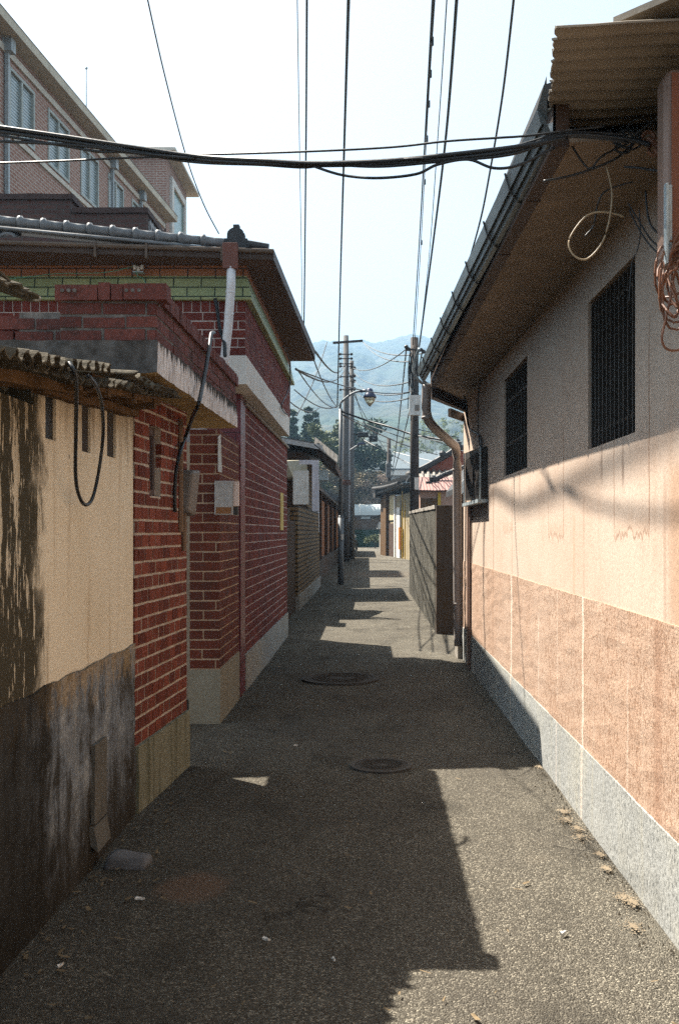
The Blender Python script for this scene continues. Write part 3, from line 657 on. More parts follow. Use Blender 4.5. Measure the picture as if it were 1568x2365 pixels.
# canopy: slab, parapet
def cbox(m, x, y0, y1, back, zA, zB, tA, tB, mi=0, xo=0.):
    m.hexa([(back,y0,zA),(x[0]+xo,y0,zA),(x[1]+xo,y1,zB),(back,y1,zB),(back,y0,tA),(x[0]+xo,y0,tA),(x[1]+xo,y1,tB),(back,y1,tB)], mi)
xe = (-.99, -.978); yc0, yc1 = 4.67, 7.45
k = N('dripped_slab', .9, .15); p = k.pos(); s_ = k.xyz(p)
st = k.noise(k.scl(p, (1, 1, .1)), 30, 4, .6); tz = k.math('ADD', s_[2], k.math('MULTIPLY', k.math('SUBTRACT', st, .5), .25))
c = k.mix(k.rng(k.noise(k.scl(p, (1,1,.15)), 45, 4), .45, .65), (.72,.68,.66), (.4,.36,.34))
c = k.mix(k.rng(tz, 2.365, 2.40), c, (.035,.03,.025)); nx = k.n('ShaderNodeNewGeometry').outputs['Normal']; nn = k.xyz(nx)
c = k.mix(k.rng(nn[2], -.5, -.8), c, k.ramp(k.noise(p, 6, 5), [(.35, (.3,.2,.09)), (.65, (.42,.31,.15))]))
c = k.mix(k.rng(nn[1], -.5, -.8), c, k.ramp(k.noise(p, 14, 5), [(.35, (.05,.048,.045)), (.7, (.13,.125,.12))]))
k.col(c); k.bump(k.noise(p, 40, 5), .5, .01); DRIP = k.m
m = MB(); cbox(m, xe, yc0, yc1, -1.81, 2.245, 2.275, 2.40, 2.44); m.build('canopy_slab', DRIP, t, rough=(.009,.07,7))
m = MB()
cbox(m, xe, yc0+.03, yc1-.02, -1.45, 2.39, 2.43, 2.635, 2.69, 1, -.012)
o = Vector((-1.45, yc0+.03, 0)); brick_face(m, o, (1,0,0), (0,-1,0), .45, 2.402, 2.585, .062, .205, .012, .006, .03, .5, 0, .003)
uu = Vector((xe[1]-xe[0], yc1-yc0-.05, 0)); ll = uu.length; nv = Vector((uu.y, -uu.x, 0)).normalized()
o2 = Vector((xe[0]-.012, yc0+.03, 0)); brick_face(m, o2, uu, nv, ll, 2.402, 2.585, .062, .205, .01, .004, .03, .5, 0, .003)
# soldier row of bricks on edge, one row across the front with its frog holes, one along the side
s = 0
while s < .47:
    q = random.uniform(-.006, .006); wd = .205 if (s < .15 or s > .3) else .06
    m.box(-1.468+s, -1.468+s+wd-.006, yc0-.004+q, yc0+.11+q, 2.588, 2.66+random.uniform(-.004, .012)); s += wd
s = .11
while s < ll:
    a = o2+uu.normalized()*s; q = random.uniform(-.004, .004)
    uvbox(m, a, uu.normalized(), nv, 0, .058, -.11, .022+q, 2.588, 2.655+random.uniform(-.004, .008)); s += .0635
m.box(-1.78, -1.452, yc0+.42, yc0+.55, 2.37, 2.62, 1); brick_face(m, (-1.9, yc0+.42, 0), (1,0,0), (0,-1,0), .45, 2.402, 2.6, .066, .205, .012, .006)
m.box(-2.4, -1.45, yc0+.5, yc0+.7, 2.2, 2.6, 1); brick_face(m, (-2.4, yc0+.5, 0), (1,0,0), (0,-1,0), .95, 2.3, 2.62, .066, .205, .012, .006)
m.build('parapet', [BR_OLD, MORTG], t)
for x in (-1.43, -1.40, -1.372, -1.13, -1.1, -1.07):
    m = MB(); m.tube([(x, yc0-.0125, 2.63), (x, yc0-.004, 2.63)], .009, 10); m.build('frog_hole', MORTG, t)
# meter box, conduit, black cable, number plate, mail box
t = thing('meter_box', 'rounded grey meter cover on the near gate pillar with a conduit below', 'meter box', (-1.15, 6.3, 1.6))
m = MB(); m.hexa([(-1.185,6.2,1.62),(-1.115,6.2,1.62),(-1.115,6.46,1.60),(-1.185,6.46,1.60),(-1.185,6.2,1.88),(-1.085,6.2,1.88),(-1.085,6.46,1.9),(-1.185,6.46,1.9)]); m.build('cover', BOXG, t, bevel=.018)
m = MB(); m.tube([(-1.155,6.25,1.615),(-1.155,6.25,1.38)], .016, 10); m.tube([(-1.165,6.18,2.2),(-1.165,6.18,1.5)], .02, 8); m.build('conduit', plain('rusty_conduit', (.2,.12,.07), .6), t)
cable('black cable draped over the canopy down to the grey meter cover', across([(494,768,6.2),(488,772,6.1),(484,800,6.0),(470,880,5.76),(458,935,5.56),(447,958,5.75),(432,1000,6.25),(416,1045,6.06),(407,1090,6.0),(404,1150,6.0),(405,1182,6.02)]), .012, BLACK, name='draped_cable', n=8)
t = thing('mailbox', 'silver mailbox with a brown lower panel on the gate post', 'mailbox', (-1.13, 7.9, 1.6))
m = MB(); m.box(-1.189, -1.045, 7.72, 7.79, 1.63, 1.895); m.build('body', plain('brushed_tin', (.42,.41,.4), .4, .5, .2, 20, .3), t, bevel=.004)
m = MB(); m.box(-1.178, -1.06, 7.716, 7.7195, 1.64, 1.69); m.build('lower_panel', plain('bronze', (.25,.11,.04), .5), t)
m = MB(); m.box(-1.0435, -1.005, 7.725, 7.79, 1.70, 1.89); m.build('paper', plain('paper_pink', (.7,.55,.48), .8), t)
m = MB(); m.box(-1.04, -1.01, 7.73, 7.785, 1.63, 1.695); m.build('holder', DARKMET, t)
m = MB(); m.hexa([(-1.171,7.775,1.97),(-1.14,7.775,1.96),(-1.14,7.785,1.96),(-1.171,7.785,1.97),(-1.171,7.775,2.24),(-1.15,7.775,2.26),(-1.15,7.785,2.26),(-1.171,7.785,2.24)])
tag(m.build('number_plate', BOXW, bevel=.003), 'narrow pale house plate on the gate post above the mailbox', 'plate')

# ------------------------------------------------------------------ left: red brick house
t = thing('brick_house', 'red brick house with green tiled cornice, white band and dark tiled eaves', 'house', (-1.2, 11.5, 0))
XW = -1.165; YF = 9.03; YB = 14.3; XU = -1.032; YU = 8.45
m = MB(); m.box(-6, XW, 9.36, YB, .33, 2.752, 1); brick_face(m, (XW, 9.36, 0), (0,1,0), (1,0,0), YB-9.36, .345, 2.75, .088, .2, .011, .003, .02)
m.box(-6, XW, YF+.03, 9.36, .33, 2.752, 1)
m.build('wall', [BR_MAIN, plain('lilac_mortar', (.5,.42,.4), .9, .1, .25, 12)], t)
m = MB(); m.box(-1.46, XW+.012, YF, 9.36, 0, 2.75); m.build('pilaster', PURPLE, t)
m = MB(); m.box(-1.6, XW+.02, 9.37, YB, -.05, .34); m.build('plinth', PLINTH, t, rough=(.005,.12,7))
m = MB(); m.tube([(XW+.02, 9.3, 2.70), (XW+.02, YB, 2.71)], .018, 8)
for y in (9.6, 10.6, 11.6, 12.6, 13.6): m.box(XW+.001, XW+.03, y, y+.03, 2.685, 2.722)
m.build('conduit', GREYCONC, t)
m = MB(); m.box(-6, XU, YU, 13.1, 2.753, 2.995); m.build('band', CONCW, t, rough=(.003,.2,5))
m = MB(); m.box(-6, XU-.012, YU+.012, 13.3, 2.995, 3.8, 1)
brick_face(m, (-4.4, YU+.012, 0), (1,0,0), (0,-1,0), 3.356, 3.0, 3.37, .074, .2, .01, .004)
brick_face(m, (XU-.012, YU+.012, 0), (0,1,0), (1,0,0), 4.85, 3.0, 3.37, .074, .2, .01, .004)
s = 0
while s < 3.3:
    m.box(XU-.012-s-.066, XU-.012-s, YU+.006, YU+.03, 3.368, 3.46); s += .076
s = 0
while s < 4.8:
    m.box(XU-.03, XU-.006, YU+.012+s, YU+.012+s+.066, 3.368, 3.46); s += .076
m.build('upper_wall', [BR_MAIN, plain('pale_mortar', (.5,.43,.4), .9, .1, .25, 12)], t)
# flared tile cornice
m = MB()
def ring(z, o): return [Vector((-6, YU-o, z)), Vector((XU+o, YU-o, z)), Vector((XU+o, 13.3+o, z)), Vector((-6, 13.3+o, z))]
m.loft([ring(3.46, .045), ring(3.475, .05), ring(3.67, .004)]); m.build('cornice', GREENT, t)
m = MB(); m.loft([ring(3.67, .006), ring(3.8, -.0)]); m.build('frieze', REDT, t)
# eaves (front edge runs slightly askew, as in the photograph)
ex = lambda y: -.777+(y-8.2)*.0148
ey = lambda x: 8.2+(x+.777)*.121
XF = -6; zt0, zt1 = 3.83, 3.91; YE = 13.2
m = MB(); poly_slab(m, [(XF, ey(XF)+.02), (ex(8.22)-.02, 8.22), (ex(YE-.02)-.02, YE-.02), (XF, YE-.02)], 3.757, 3.775); m.build('soffit', plain('dark_soffit', (.1,.06,.045), .8), t)
m = MB()
m.hexa([(XF,ey(XF),3.742),(ex(8.2),8.2,3.742),(ex(8.22),8.22,3.742),(XF,ey(XF)+.02,3.742),(XF,ey(XF),zt0),(ex(8.2),8.2,zt0),(ex(8.22),8.22,zt0),(XF,ey(XF)+.02,zt0)])
m.hexa([(ex(8.22)-.02,8.22,3.742),(ex(8.22),8.22,3.742),(ex(YE),YE,3.80),(ex(YE)-.02,YE,3.80),(ex(8.22)-.02,8.22,zt0),(ex(8.22),8.22,zt0),(ex(YE),YE,zt1),(ex(YE)-.02,YE,zt1)])
m.box(-6, ex(YE), YE, YE+.02, 3.78, zt1)
m.build('fascia', FASCIA, t)
m = MB()
m.tube([(XF, ey(XF)-.015, 3.80), (ex(8.2), 8.185, 3.805)], .02, 8)
for q in (-2.2, -1.2, -1.8): m.box(q, q+.018, ey(q)-.04, ey(q)-.002, 3.71, 3.83)
m.build('gutter', plain('brown_gutter', (.1,.07,.05), .5), t)
m = MB(); m.box(-1.18, -1.06, 8.085, 8.148, 3.64, 3.85); m.build('hopper', plain('rust_brown', (.14,.055,.04), .6), t, bevel=.004)
m = MB(); m.tube([(-1.115, 8.12, 3.66), (-1.12, 8.14, 3.5), (-1.15, 8.2, 3.2), (-1.185, 8.25, 2.95), (-1.2, 8.27, 2.72)], .037, 14)
for a_, y_, z_ in ((-1.125, 8.15, 3.45), (-1.142, 8.185, 3.28)): m.lathe((a_, y_, z_), [(.039,0),(.04,.004),(.04,.012),(.039,.016)], 14)
m.build('downpipe', WPIPE, t, smooth=True)
m = MB()   # low tiled roof
m.hexa([(XF,ey(XF)+.04,zt0),(ex(8.25)-.02,8.25,zt0),(ex(YE-.02)-.02,YE-.02,zt1),(XF,YE-.02,3.85),(-6,10.6,4.45),(-2.6,10.6,4.4),(-2.6,11.4,4.4),(-6,11.4,4.45)])
y = 8.26
while y < YE:   # tile ends along the alley eave
    x = ex(y); z = zt0+(y-8.2)*.016+.02
    m.tube([(x-.22, y, z+.03), (x-.05, y, z+.0)], .04, 8)
    y += .2
m.build('roof', DSLATE, t)
m = MB()   # row of half round cap tiles along the front, with collars
ca = P(-120, 497, 7.95); cb = P(517, 561, 8.22); nseg = 12
for i in range(nseg):
    a = ca.lerp(cb, i/nseg); b = ca.lerp(cb, (i+1)/nseg)
    d = b-a; pts = [a, a+d*.08, a+d*.16, a+d*.22, a+d*.6, b]
    rr = [.05, .056, .056, .041, .038, .038]; rings = []
    for p_, r_ in zip(pts, rr): rings.append([p_+Vector((0, r_*math.cos(2*math.pi*q/12), r_*math.sin(2*math.pi*q/12))) for q in range(12)])
    m.loft(rings)
V = Vector
m.hexa([ca+V((0,-.06,-.085)), cb+V((0,-.06,-.075)), cb+V((0,.08,-.075)), ca+V((0,.08,-.085)), ca+V((0,-.06,-.06)), cb+V((0,-.06,-.055)), cb+V((0,.08,-.055)), ca+V((0,.08,-.06))])
m.build('ridge_tile', SLATE, t, smooth=True)
m = MB()   # ragged front tiles under the caps
for i in range(15):
    x = -3.3+i*.14; f_ = (x-ca.x)/(cb.x-ca.x); zc = ca.z+(cb.z-ca.z)*f_-.09; yf = ey(x)
    if zc < 3.9: continue
    zf = 3.845+(zc-3.87)*.35; w1 = .066; w2 = .055; sk = .015*math.sin(i*2.3)
    fr = [V((x+w1*math.cos(math.pi*q/6), yf-.01+sk, zf+.035*math.sin(math.pi*q/6))) for q in range(7)]+[V((x+w2*math.cos(math.pi*q/6), yf-.01+sk, zf-.012+.03*math.sin(math.pi*q/6))) for q in range(6,-1,-1)]
    bk = [p_+V((0, .16-sk, zc-zf)) for p_ in fr]
    m.loft([fr, bk])
m.build('front_tile', SLATE, t)
m = MB()   # end ornament of the ridge
o_ = P(545, 574, 8.28)
m.box(o_.x-.1, o_.x+.1, 8.24, 8.34, o_.z-.02, o_.z+.075); m.box(o_.x-.07, o_.x+.075, 8.25, 8.33, o_.z+.07, o_.z+.12)
m.loft([[V((o_.x+.07*math.cos(math.pi*q/8), yy, o_.z+.115+.055*math.sin(math.pi*q/8))) for q in range(9)] for yy in (8.252, 8.328)])
m.box(o_.x-.02, o_.x+.03, 8.255, 8.325, o_.z+.16, o_.z+.195); m.box(o_.x+.1, o_.x+.14, 8.26, 8.32, o_.z+.02, o_.z+.06)
m.build('ridge_ornament', DSLATE, t, rough=(.004,.05,14))
m = MB(); m.box(XW+.004, XW+.012, 13.15, 13.6, 1.52, 2.02); tag(m.build('wall_notice', plain('yellow_board', (.5,.38,.12), .7)), 'narrow yellow strip notice on the crimson brick wall', 'sign')
t = thing('wire_bracket', 'white porcelain insulators on a bracket over the green tiles', 'insulator', P(320, 615, 8.33))
m = MB()
for d in (-.03, .0, .03): m.lathe(P(320, 620, 8.32)+Vector((d, 0, -.02+.02*abs(d)*20)), [(.01,0),(.016,.008),(.012,.02),(.016,.03),(.008,.04)], 10)
m.build('insulator', BOXW, t, smooth=True)
m = MB(); a = P(320, 622, 8.34); m.box(a.x-.045, a.x+.045, a.y-.02, a.y+.05, a.z-.028, a.z-.018); m.build('bracket', GALV, t)
cable('green wire strung across the green tiles to the insulators', across([(-40,648,8.3),(60,640,8.3),(130,632,8.3),(230,630,8.3),(280,622,8.3),(318,612,8.32)]), .003, GWIRE, name='tile_wire')
cable('short green wire dropping from the insulators behind the parapet', across([(314,618,8.32),(318,636,8.32),(332,645,8.3),(341,668,8.3)]), .003, GWIRE, name='tile_wire')
cable('thick black hose running down beside the white downpipe', across([(497,690,8.38),(502,715,8.36),(508,760,8.3),(518,790,8.2),(520,822,8.1)]), .016, BLACK, name='hose', n=8)
cable('thin black wire looping from the cornice over the white band', across([(655,800,11.9),(668,830,12.4),(670,880,12.6),(662,910,12.2),(650,935,11.6),(655,950,11.9),(665,958,12.5)]), .008, BLACK, name='wall_wire')

# ------------------------------------------------------------------ left: dark flat roofed house and school above
t = thing('flat_roofed_house', 'dark plum brick house with stepped parapet behind the tiled ridge', 'house', (-6, 15, 0))
m = MB(); m.box(-14, -3.2, 14.4, 15.9, 0, 6.1); m.box(-14, -4.3, 14.402, 15.9, 6.1, 6.3); m.build('wall', BR_DK, t)
m = MB(); m.box(-14, -4.26, 14.36, 15.94, 6.3, 6.38); m.box(-4.26, -3.17, 14.36, 15.94, 6.102, 6.18); m.build('coping', plain('dark_coping', (.06,.035,.03), .8), t, rough=(.01,.15,6))
m = MB(); m.box(-3.198, -3.17, 14.5, 15.8, 5.4, 6.05); m.build('lattice_panel', LATT, t)

t = thing('school_building', 'long pink brick school with pale eaves and tall louvred windows above the rooftops', 'building', (-9.1, 25, 0))
ang = -math.atan(.073); M = Matrix.Translation((-9.1, 25, 0)) @ Matrix.Rotation(ang, 4, 'Z')
SL = 16.4
m = MB(M); ws = [(1.2+2.62*i, 2.85+2.62*i) for i in range(6)]; zs = [(12.15,13.8),(8.6,10.3),(5.1,6.8)]
y = -9
for a, b in ws:
    m.box(-9, -.45, y, a, 0, 14.35); prev = 0
    for z0, z1 in reversed(zs): m.box(-9, -.45, a, b, prev, z0); prev = z1
    m.box(-9, -.45, a, b, prev, 14.35); m.box(-9, -.75, a, b, 5, 14); y = b
m.box(-9, -.45, y, SL-.45, 0, 14.35); m.build('wall', BR_SCH, t)
m = MB(M); m.box(-9.5, 0, -9, SL, 14.352, 14.6); m.build('eave', plain('eave_cream', (.55,.5,.4), .8, .2, .2, 1.5), t)
m = MB(M); m.hexa([(-9.5,-9,14.6),(.02,-9,14.6),(.02,SL+.02,14.6),(-9.5,SL+.02,14.6),(-5,-9,16),(-4.6,-9,16),(-4.6,SL-4,16),(-5,SL-4,16)]); m.build('roof', SLATE, t)
m = MB(M); m.box(-.449, -.39, -9, SL-.4, 13.98, 14.16); m.box(-.449, -.40, -9, SL-.4, 11.92, 12.06); m.box(-.449, -.4, -9, SL-.4, 8.4, 8.52); m.build('string_course', SCHW, t)
for a, b in ws:
    for z0, z1 in zs[:2]:
        f = MB(M)
        f.box(-.56, -.42, a, a+.09, z0, z1); f.box(-.56, -.42, b-.09, b, z0, z1); f.box(-.56, -.42, a+.09, b-.09, z1-.09, z1); f.box(-.56, -.42, a+.09, b-.09, z0, z0+.08); f.box(-.55, -.43, (a+b)/2-.05, (a+b)/2+.05, z0+.08, z1-.09)
        fo = f.build('window', plain('pale_green_frame', (.42,.46,.43), .6) if a == ws[0][0] and z0 > 12 else bpy.data.materials['pale_green_frame'], t)
        g = MB(M); g.box(-.52, -.5, a+.09, b-.09, z0+.08, z1-.09); g.build('pane', LOUV, fo)
for s in (.95, 9.3, 12.6):
    g = MB(M); g.box(-.42, -.32, s-.05, s+.05, 6, 14.0); g.box(-.448, -.2, s-.14, s+.14, 14.0, 14.35); g.build('downpipe', plain('zinc', (.4,.44,.45), .5), t)
t2 = thing('stair_tower', 'square pink brick stair tower with flat overhanging roof beyond the school', 'tower', (-9.3, 43, 0))
m = MB(); m.box(-14, -8.42, 41.6, 46.2, 0, 17.2); m.build('wall', BR_SCH, t2)
m = MB(); m.box(-14, -7.93, 41.0, 46.8, 17.22, 17.34); m.build('roof_slab', SCHW, t2)
m = MB(); m.hexa([(-14,41,17.34),(-7.93,41,17.34),(-7.93,46.8,17.34),(-14,46.8,17.34),(-14,42,17.75),(-8.6,42,17.75),(-8.6,46,17.75),(-14,46,17.75)]); m.build('roof', DSLATE, t2)
m = MB(); m.box(-8.419, -8.3, 42.3, 42.7, 10, 16.6); m.box(-8.419, -8.3, 45.2, 45.6, 10, 16.6); m.box(-8.419, -8.3, 42.7, 45.2, 16.3, 16.6); f = m.build('window', WHITEP, t2)
m = MB(); m.box(-8.419, -8.39, 42.7, 45.2, 10, 16.3); m.build('pane', plain('green_glass', (.07,.16,.12), .25, .5), f)
m = MB(); a = P(200, 235, 33); m.tube([a-Vector((0,0,.6)), a, a+Vector((0,0,1.15))], .022, 6, r1=.012); m.ball(a+Vector((0,0,1.12)), .05, 5); tag(m.build('lightning_rod', GALV), 'thin lightning rod on the school roof', 'rod')

# ------------------------------------------------------------------ left: brown brick house and walls beyond
t = thing('gable_house', 'brown brick house with pale tiled eave and white framed window beyond the crimson house', 'house', (-1.6, 22, 0))
m = MB(); m.box(-1.6, -1.33, 18.9, 27.3, .28, 2.0); m.build('yard_wall', BR_BRN, t)
m = MB(); m.box(-1.62, -1.30, 18.88, 27.32, -.05, .28); m.build('plinth', GREYCONC, t, rough=(.01,.2,5))
m = MB(); m.box(-6, -1.42, 23.5, 27.3, 0, 3.3); m.build('wall', BR_BRN, t)
m = MB(); m.box(-6, -1.45, 23.4, 23.497, 0, 3.38); m.build('front_wall', BR_DK2, t)
m = MB(); m.hexa([(-6,23.1,4.3),(-1.12,23.1,3.44),(-1.12,28,3.44),(-6,28,4.3),(-6,23.1,4.4),(-1.12,23.1,3.55),(-1.12,28,3.55),(-6,28,4.4)]); m.build('roof', DSLATE, t)
m = MB(); m.hexa([(-6,23.0,4.27),(-1.05,23.0,3.39),(-1.05,23.1,3.39),(-6,23.1,4.27),(-6,23.0,4.37),(-1.05,23.0,3.5),(-1.05,23.1,3.5),(-6,23.1,4.37)]); m.build('verge', plain('zinc_verge', (.45,.45,.45), .6), t)
m = MB(); m.hexa([(-1.2,23.2,3.30),(-.76,23.2,2.98),(-.76,28,2.98),(-1.2,28,3.30),(-1.2,23.2,3.5),(-.74,23.2,3.13),(-.74,28,3.13),(-1.2,28,3.5)]); m.build('eave_block', FASCIA, t)
m = MB()
for j in range(6):
    a = Vector((-1.24+.09*j, 23.0, 3.5-.073*j)); d = Vector((.082, 0, -.066))
    m.hexa([a, a+d, a+d+Vector((0,.3,.19)), a+Vector((0,.3,.19)), a+Vector((0,0,.03)), a+d+Vector((0,0,.03)), a+d+Vector((0,.3,.22)), a+Vector((0,.3,.22))])
m.build('skirt_tile', PALETILE, t)
m = MB(); m.box(-1.15, -.95, 23.6, 24.0, 2.72, 2.95); m.build('vent', GALV, t)
m = MB(); m.tube([(-1.36,26.9,2.9),(-1.36,26.9,1.5)], .04, 8); m.tube([(-1.36,25.3,2.6),(-1.36,25.3,1.9)], .03, 8); m.build('downpipe', WPIPE, t)
t = thing('porch', 'lean-to porch with concrete canopy and a white panel beside the brown brick house', 'porch', (-1.7, 19.3, 0))
m = MB(); m.box(-4, -1.42, 19.2, 20.2, 0, 2.55); m.build('wall', BR_DK2, t)
m = MB(); m.hexa([(-4,18.3,2.5),(-1.38,18.3,2.5),(-1.2,20.2,2.5),(-4,20.2,2.5),(-4,18.3,2.8),(-1.5,18.3,2.8),(-1.25,20.2,2.95),(-4,20.2,2.95)]); m.build('canopy', plaster('beige_canopy', (.3,.28,.22), (.22,.17,.09), .5), t)
m = MB(); a = P(677,1165,18.25); b = P(713,1087,18.25); m.box(a.x, b.x, 18.23, 18.27, a.z, b.z); m.build('white_panel', BOXW, t)
m = MB(); m.box(b.x+.06, b.x+.18, 18.3, 18.36, a.z-.12, b.z+.12); m.box(a.x+.1, b.x+.18, 18.301, 18.36, b.z+.121, b.z+.2); m.build('panel_frame', plain('pale_lilac', (.52,.52,.58), .6), t)
m = MB(); m.box(-1.52, -1.36, 16.6, 17.3, -.05, 1.9); m.box(-1.5, -1.38, 17.3, 18.9, 0, 1.7); a = tag(m.build('gate_pillar', BR_DK2), 'dark brick pillar and short wall between the crimson and brown houses', 'wall')
m = MB(); m.box(-2.4, -1.48, 14.35, 18.8, 0, 1.55); tag(m.build('yard_gate', BR_DK2), 'low dark brick yard wall just past the crimson house', 'wall')
m = MB(); a = P(652,1232,16.5); b = P(663,1190,16.5); m.box(a.x, b.x, 16.47, 16.5, a.z, b.z); tag(m.build('wall_plate', plain('cream_plate', (.6,.55,.4), .6)), 'small cream plate on the dark brick gate pillar', 'plate')
# orange brick yard wall with pilasters, farther
t = thing('orange_wall', 'orange brick yard wall with pilasters behind the street lamp', 'wall', (-1.6, 40, 0))
m = MB()
m.hexa([(-2.1,28.2,.6),(-1.62,28.2,.6),(-1.75,58,.6),(-2.2,58,.6),(-2.1,28.2,2.6),(-1.62,28.2,2.6),(-1.75,58,2.7),(-2.2,58,2.7)]); m.build('panel', BR_ORG, t)
m = MB()
for y in (28, 32.8, 38, 43.5, 49.5, 57.5): m.box(-2.0, -1.52-.003*(y-28), y, y+.45, .58, 2.75)
m.build('pilaster', BR_DK2, t)
m = MB(); m.box(-2.2, -1.46, 27.9, 58, -.05, .6); m.build('plinth', plain('dark_plinth', (.07,.06,.05), .9), t, rough=(.03,.5,3))
m = MB(); m.box(-2.3, -1.45, 27.9, 58.2, 2.76, 2.86); m.build('coping', DARKMET, t)
t = thing('corner_house', 'dark brick house at the shaded bend before the arched shelter', 'house', (-3, 70, 0))
m = MB(); m.box(-8, -1.55, 60, 78, 0, 3.4); m.build('wall', BR_DK2, t)
m = MB(); m.hexa([(-8,59.5,3.4),(-1.3,59.5,3.4),(-1.3,78.5,3.4),(-8,78.5,3.4),(-5,60,5),(-4.6,60,5),(-4.6,78,5),(-5,78,5)]); m.build('roof', DSLATE, t)

# ------------------------------------------------------------------ poles and lamp
t = thing('street_lamp', 'slim grey street lamp with navy shaded bulb leaning over the alley', 'street lamp', P(787, 1349.5, 28.4))
bz = P(787, 1349.5, 28.4); bz.z = 0
m = MB(); m.tube([bz, bz+Vector((0,0,1.9))], .085, 14); m.tube([bz+Vector((0,0,1.9)), bz+Vector((0,0,1.96))], .085, 14, r1=.055); m.tube([bz+Vector((0,0,1.9)), bz+Vector((0,0,5.0))], .055, 12); m.build('pole', STEEL, t, smooth=True)
m = MB(); m.tube(smooth_path([P(786,965,28.4), P(786,935,28.4), P(792,925,28.4), P(815,908,28.4), P(838,902,28.4)]), .032, 8); m.build('arm', STEEL, t, smooth=True)
a = P(854, 915, 28.4)
m = MB(); m.lathe(a+Vector((0,0,.0)), [(.19,-.05),(.185,.0),(.14,.07),(.1,.12),(.085,.2),(.05,.225)], 16); m.tube([P(832,904,28.4), P(845,902,28.4), a+Vector((0,0,.2))], .04, 8); m.build('lamp_shade', BLUEC, t, smooth=True)
m = MB(); m.lathe(a+Vector((0,0,-.05)), [(.165,0),(.15,-.06),(.1,-.15),(.05,-.2),(.03,-.24)], 16); m.build('lamp_glass', LAMPG, t, smooth=True)
m = MB(); q = P(790, 1240, 28.3); m.box(q.x-.03, q.x+.05, q.y-.02, q.y-.0, q.z-.08, q.z+.08); m.build('sticker', WHITEP, t)

t = thing('utility_pole', 'tall concrete utility pole with crossarm beside the street lamp', 'utility pole', (-1.05, 50, 0))
Y = 50; x0 = P(799, 0, Y).x
m = MB(); m.tube([(x0,Y,0),(x0,Y,1.5+453*Y/2300)], .19, 14, r1=.135); m.build('pole', POLEC, t, smooth=True)
m = MB(); a = P(769, 792, Y-.2); b = P(838, 787, Y-.2); m.hexa([a+Vector((0,-.05,-.05)), b+Vector((0,-.05,-.05)), b+Vector((0,.05,-.05)), a+Vector((0,.05,-.05)), a+Vector((0,-.05,.06)), b+Vector((0,-.05,.06)), b+Vector((0,.05,.06)), a+Vector((0,.05,.06))]); m.build('crossarm', POLED, t)
m = MB()
for py in (818, 828, 840, 846, 870, 900): 
    a = P(799, py, Y-.22); m.tube([a-Vector((.28,0,0)), a+Vector((.28,0,0))], .03, 6); m.ball(a-Vector((.28,0,0)), .07, 5); m.ball(a+Vector((.28,0,0)), .07, 5)
m.build('insulator', POLED, t)
m = MB(); a = P(799, 1120, Y); m.lathe(a, [(.22,0),(.235,.05),(.235,.2),(.22,.25)], 14); m.build('collar', plain('rusty_band', (.1,.045,.03), .8), t)
m = MB(); m.tube([(x0+.16,Y-.1,9),(x0+.17,Y-.1,2)], .022, 6); m.build('conduit', WPIPE, t)
t = thing('utility_pole', 'shorter concrete pole just behind the tall crossarm pole', 'utility pole', P(811, 1290, 54))
Y = 54; x0 = P(812, 0, Y).x
m = MB(); m.tube([(x0,Y,0),(x0,Y,1.5+395*Y/2300)], .17, 12, r1=.12); m.build('pole', POLEC, t, smooth=True)
m = MB()
for py in (850, 868, 880, 898):
    a = P(818, py, Y-.15); m.ball(a, .1, 5); m.tube([a-Vector((.25,0,0)), a], .03, 6)
m.build('insulator', POLED, t)
t = thing('utility_pole', 'dark utility pole with white boxes rising behind the rough concrete wall', 'utility pole', P(957, 1350, 27))
Y = 27; x0 = P(957, 0, Y).x
m = MB(); m.tube([(x0,Y,0),(x0,Y,1.5+448*Y/2300)], .14, 14, r1=.105); m.build('pole', POLED, t, smooth=True)
m = MB(); a = P(945,960,Y-.15); b = P(971,914,Y-.15); m.box(a.x, b.x, Y-.3, Y-.15, a.z, b.z); a = P(963,945,Y-.32); m.box(a.x-.06, a.x+.06, Y-.305, Y-.3, a.z-.04, a.z+.12, 1); m.build('meter_case', [BOXW, BOXG], t)
m = MB(); a = P(945,905,Y-.1); b = P(953,855,Y-.1); m.box(a.x, b.x, Y-.2, Y-.1, a.z, b.z); m.build('warning_tag', WHITEP, t)
m = MB()
for px, py in ((942,806),(972,808),(978,812),(938,801)): m.ball(P(px,py,Y-.1), .06, 5)
m.tube([P(938,806,Y-.1), P(980,810,Y-.1)], .025, 6)
m.build('insulator', DARKMET, t)
m = MB(); a = P(962,1118,Y-.14); m.box(a.x-.06, a.x+.06, Y-.16, Y-.14, a.z-.15, a.z+.18); m.build('plate', WHITEP, t)
m = MB(); rnd = random.Random(4)
for q in range(14):
    px = 949+rnd.uniform(-6, 14); y0 = 800+rnd.uniform(0, 40); y1 = y0+rnd.uniform(40, 160)
    m.tube(smooth_path([P(px, y0, Y-.16), P(px+rnd.uniform(-7,7), (y0+y1)/2, Y-.22), P(px+rnd.uniform(-5,5), y1, Y-.16)]), .012, 5)
m.build('pole_wiring', BLACK, t)
t = thing('utility_pole', 'slim dark wooden pole standing in front of the white building', 'utility pole', P(897, 1290, 66))
Y = 66
m = MB(); a = P(898, 0, Y).x; m.tube([(a,Y,0),(a,Y,1.5+216*Y/2300)], .17, 10, r1=.13); m.build('pole', POLED, t, smooth=True)
m = MB(); q = P(896, 1085, Y-.3); m.lathe(q-Vector((0,0,.5)), [(.16,0),(.16,.9),(.1,1.0)], 10); m.build('transformer', POLEC, t)
m = MB(); q = P(894, 1150, Y-.2); m.box(q.x-.4, q.x+.4, Y-.6, Y-.2, q.z-.5, q.z+.3); m.build('junction_box', DARKMET, t)

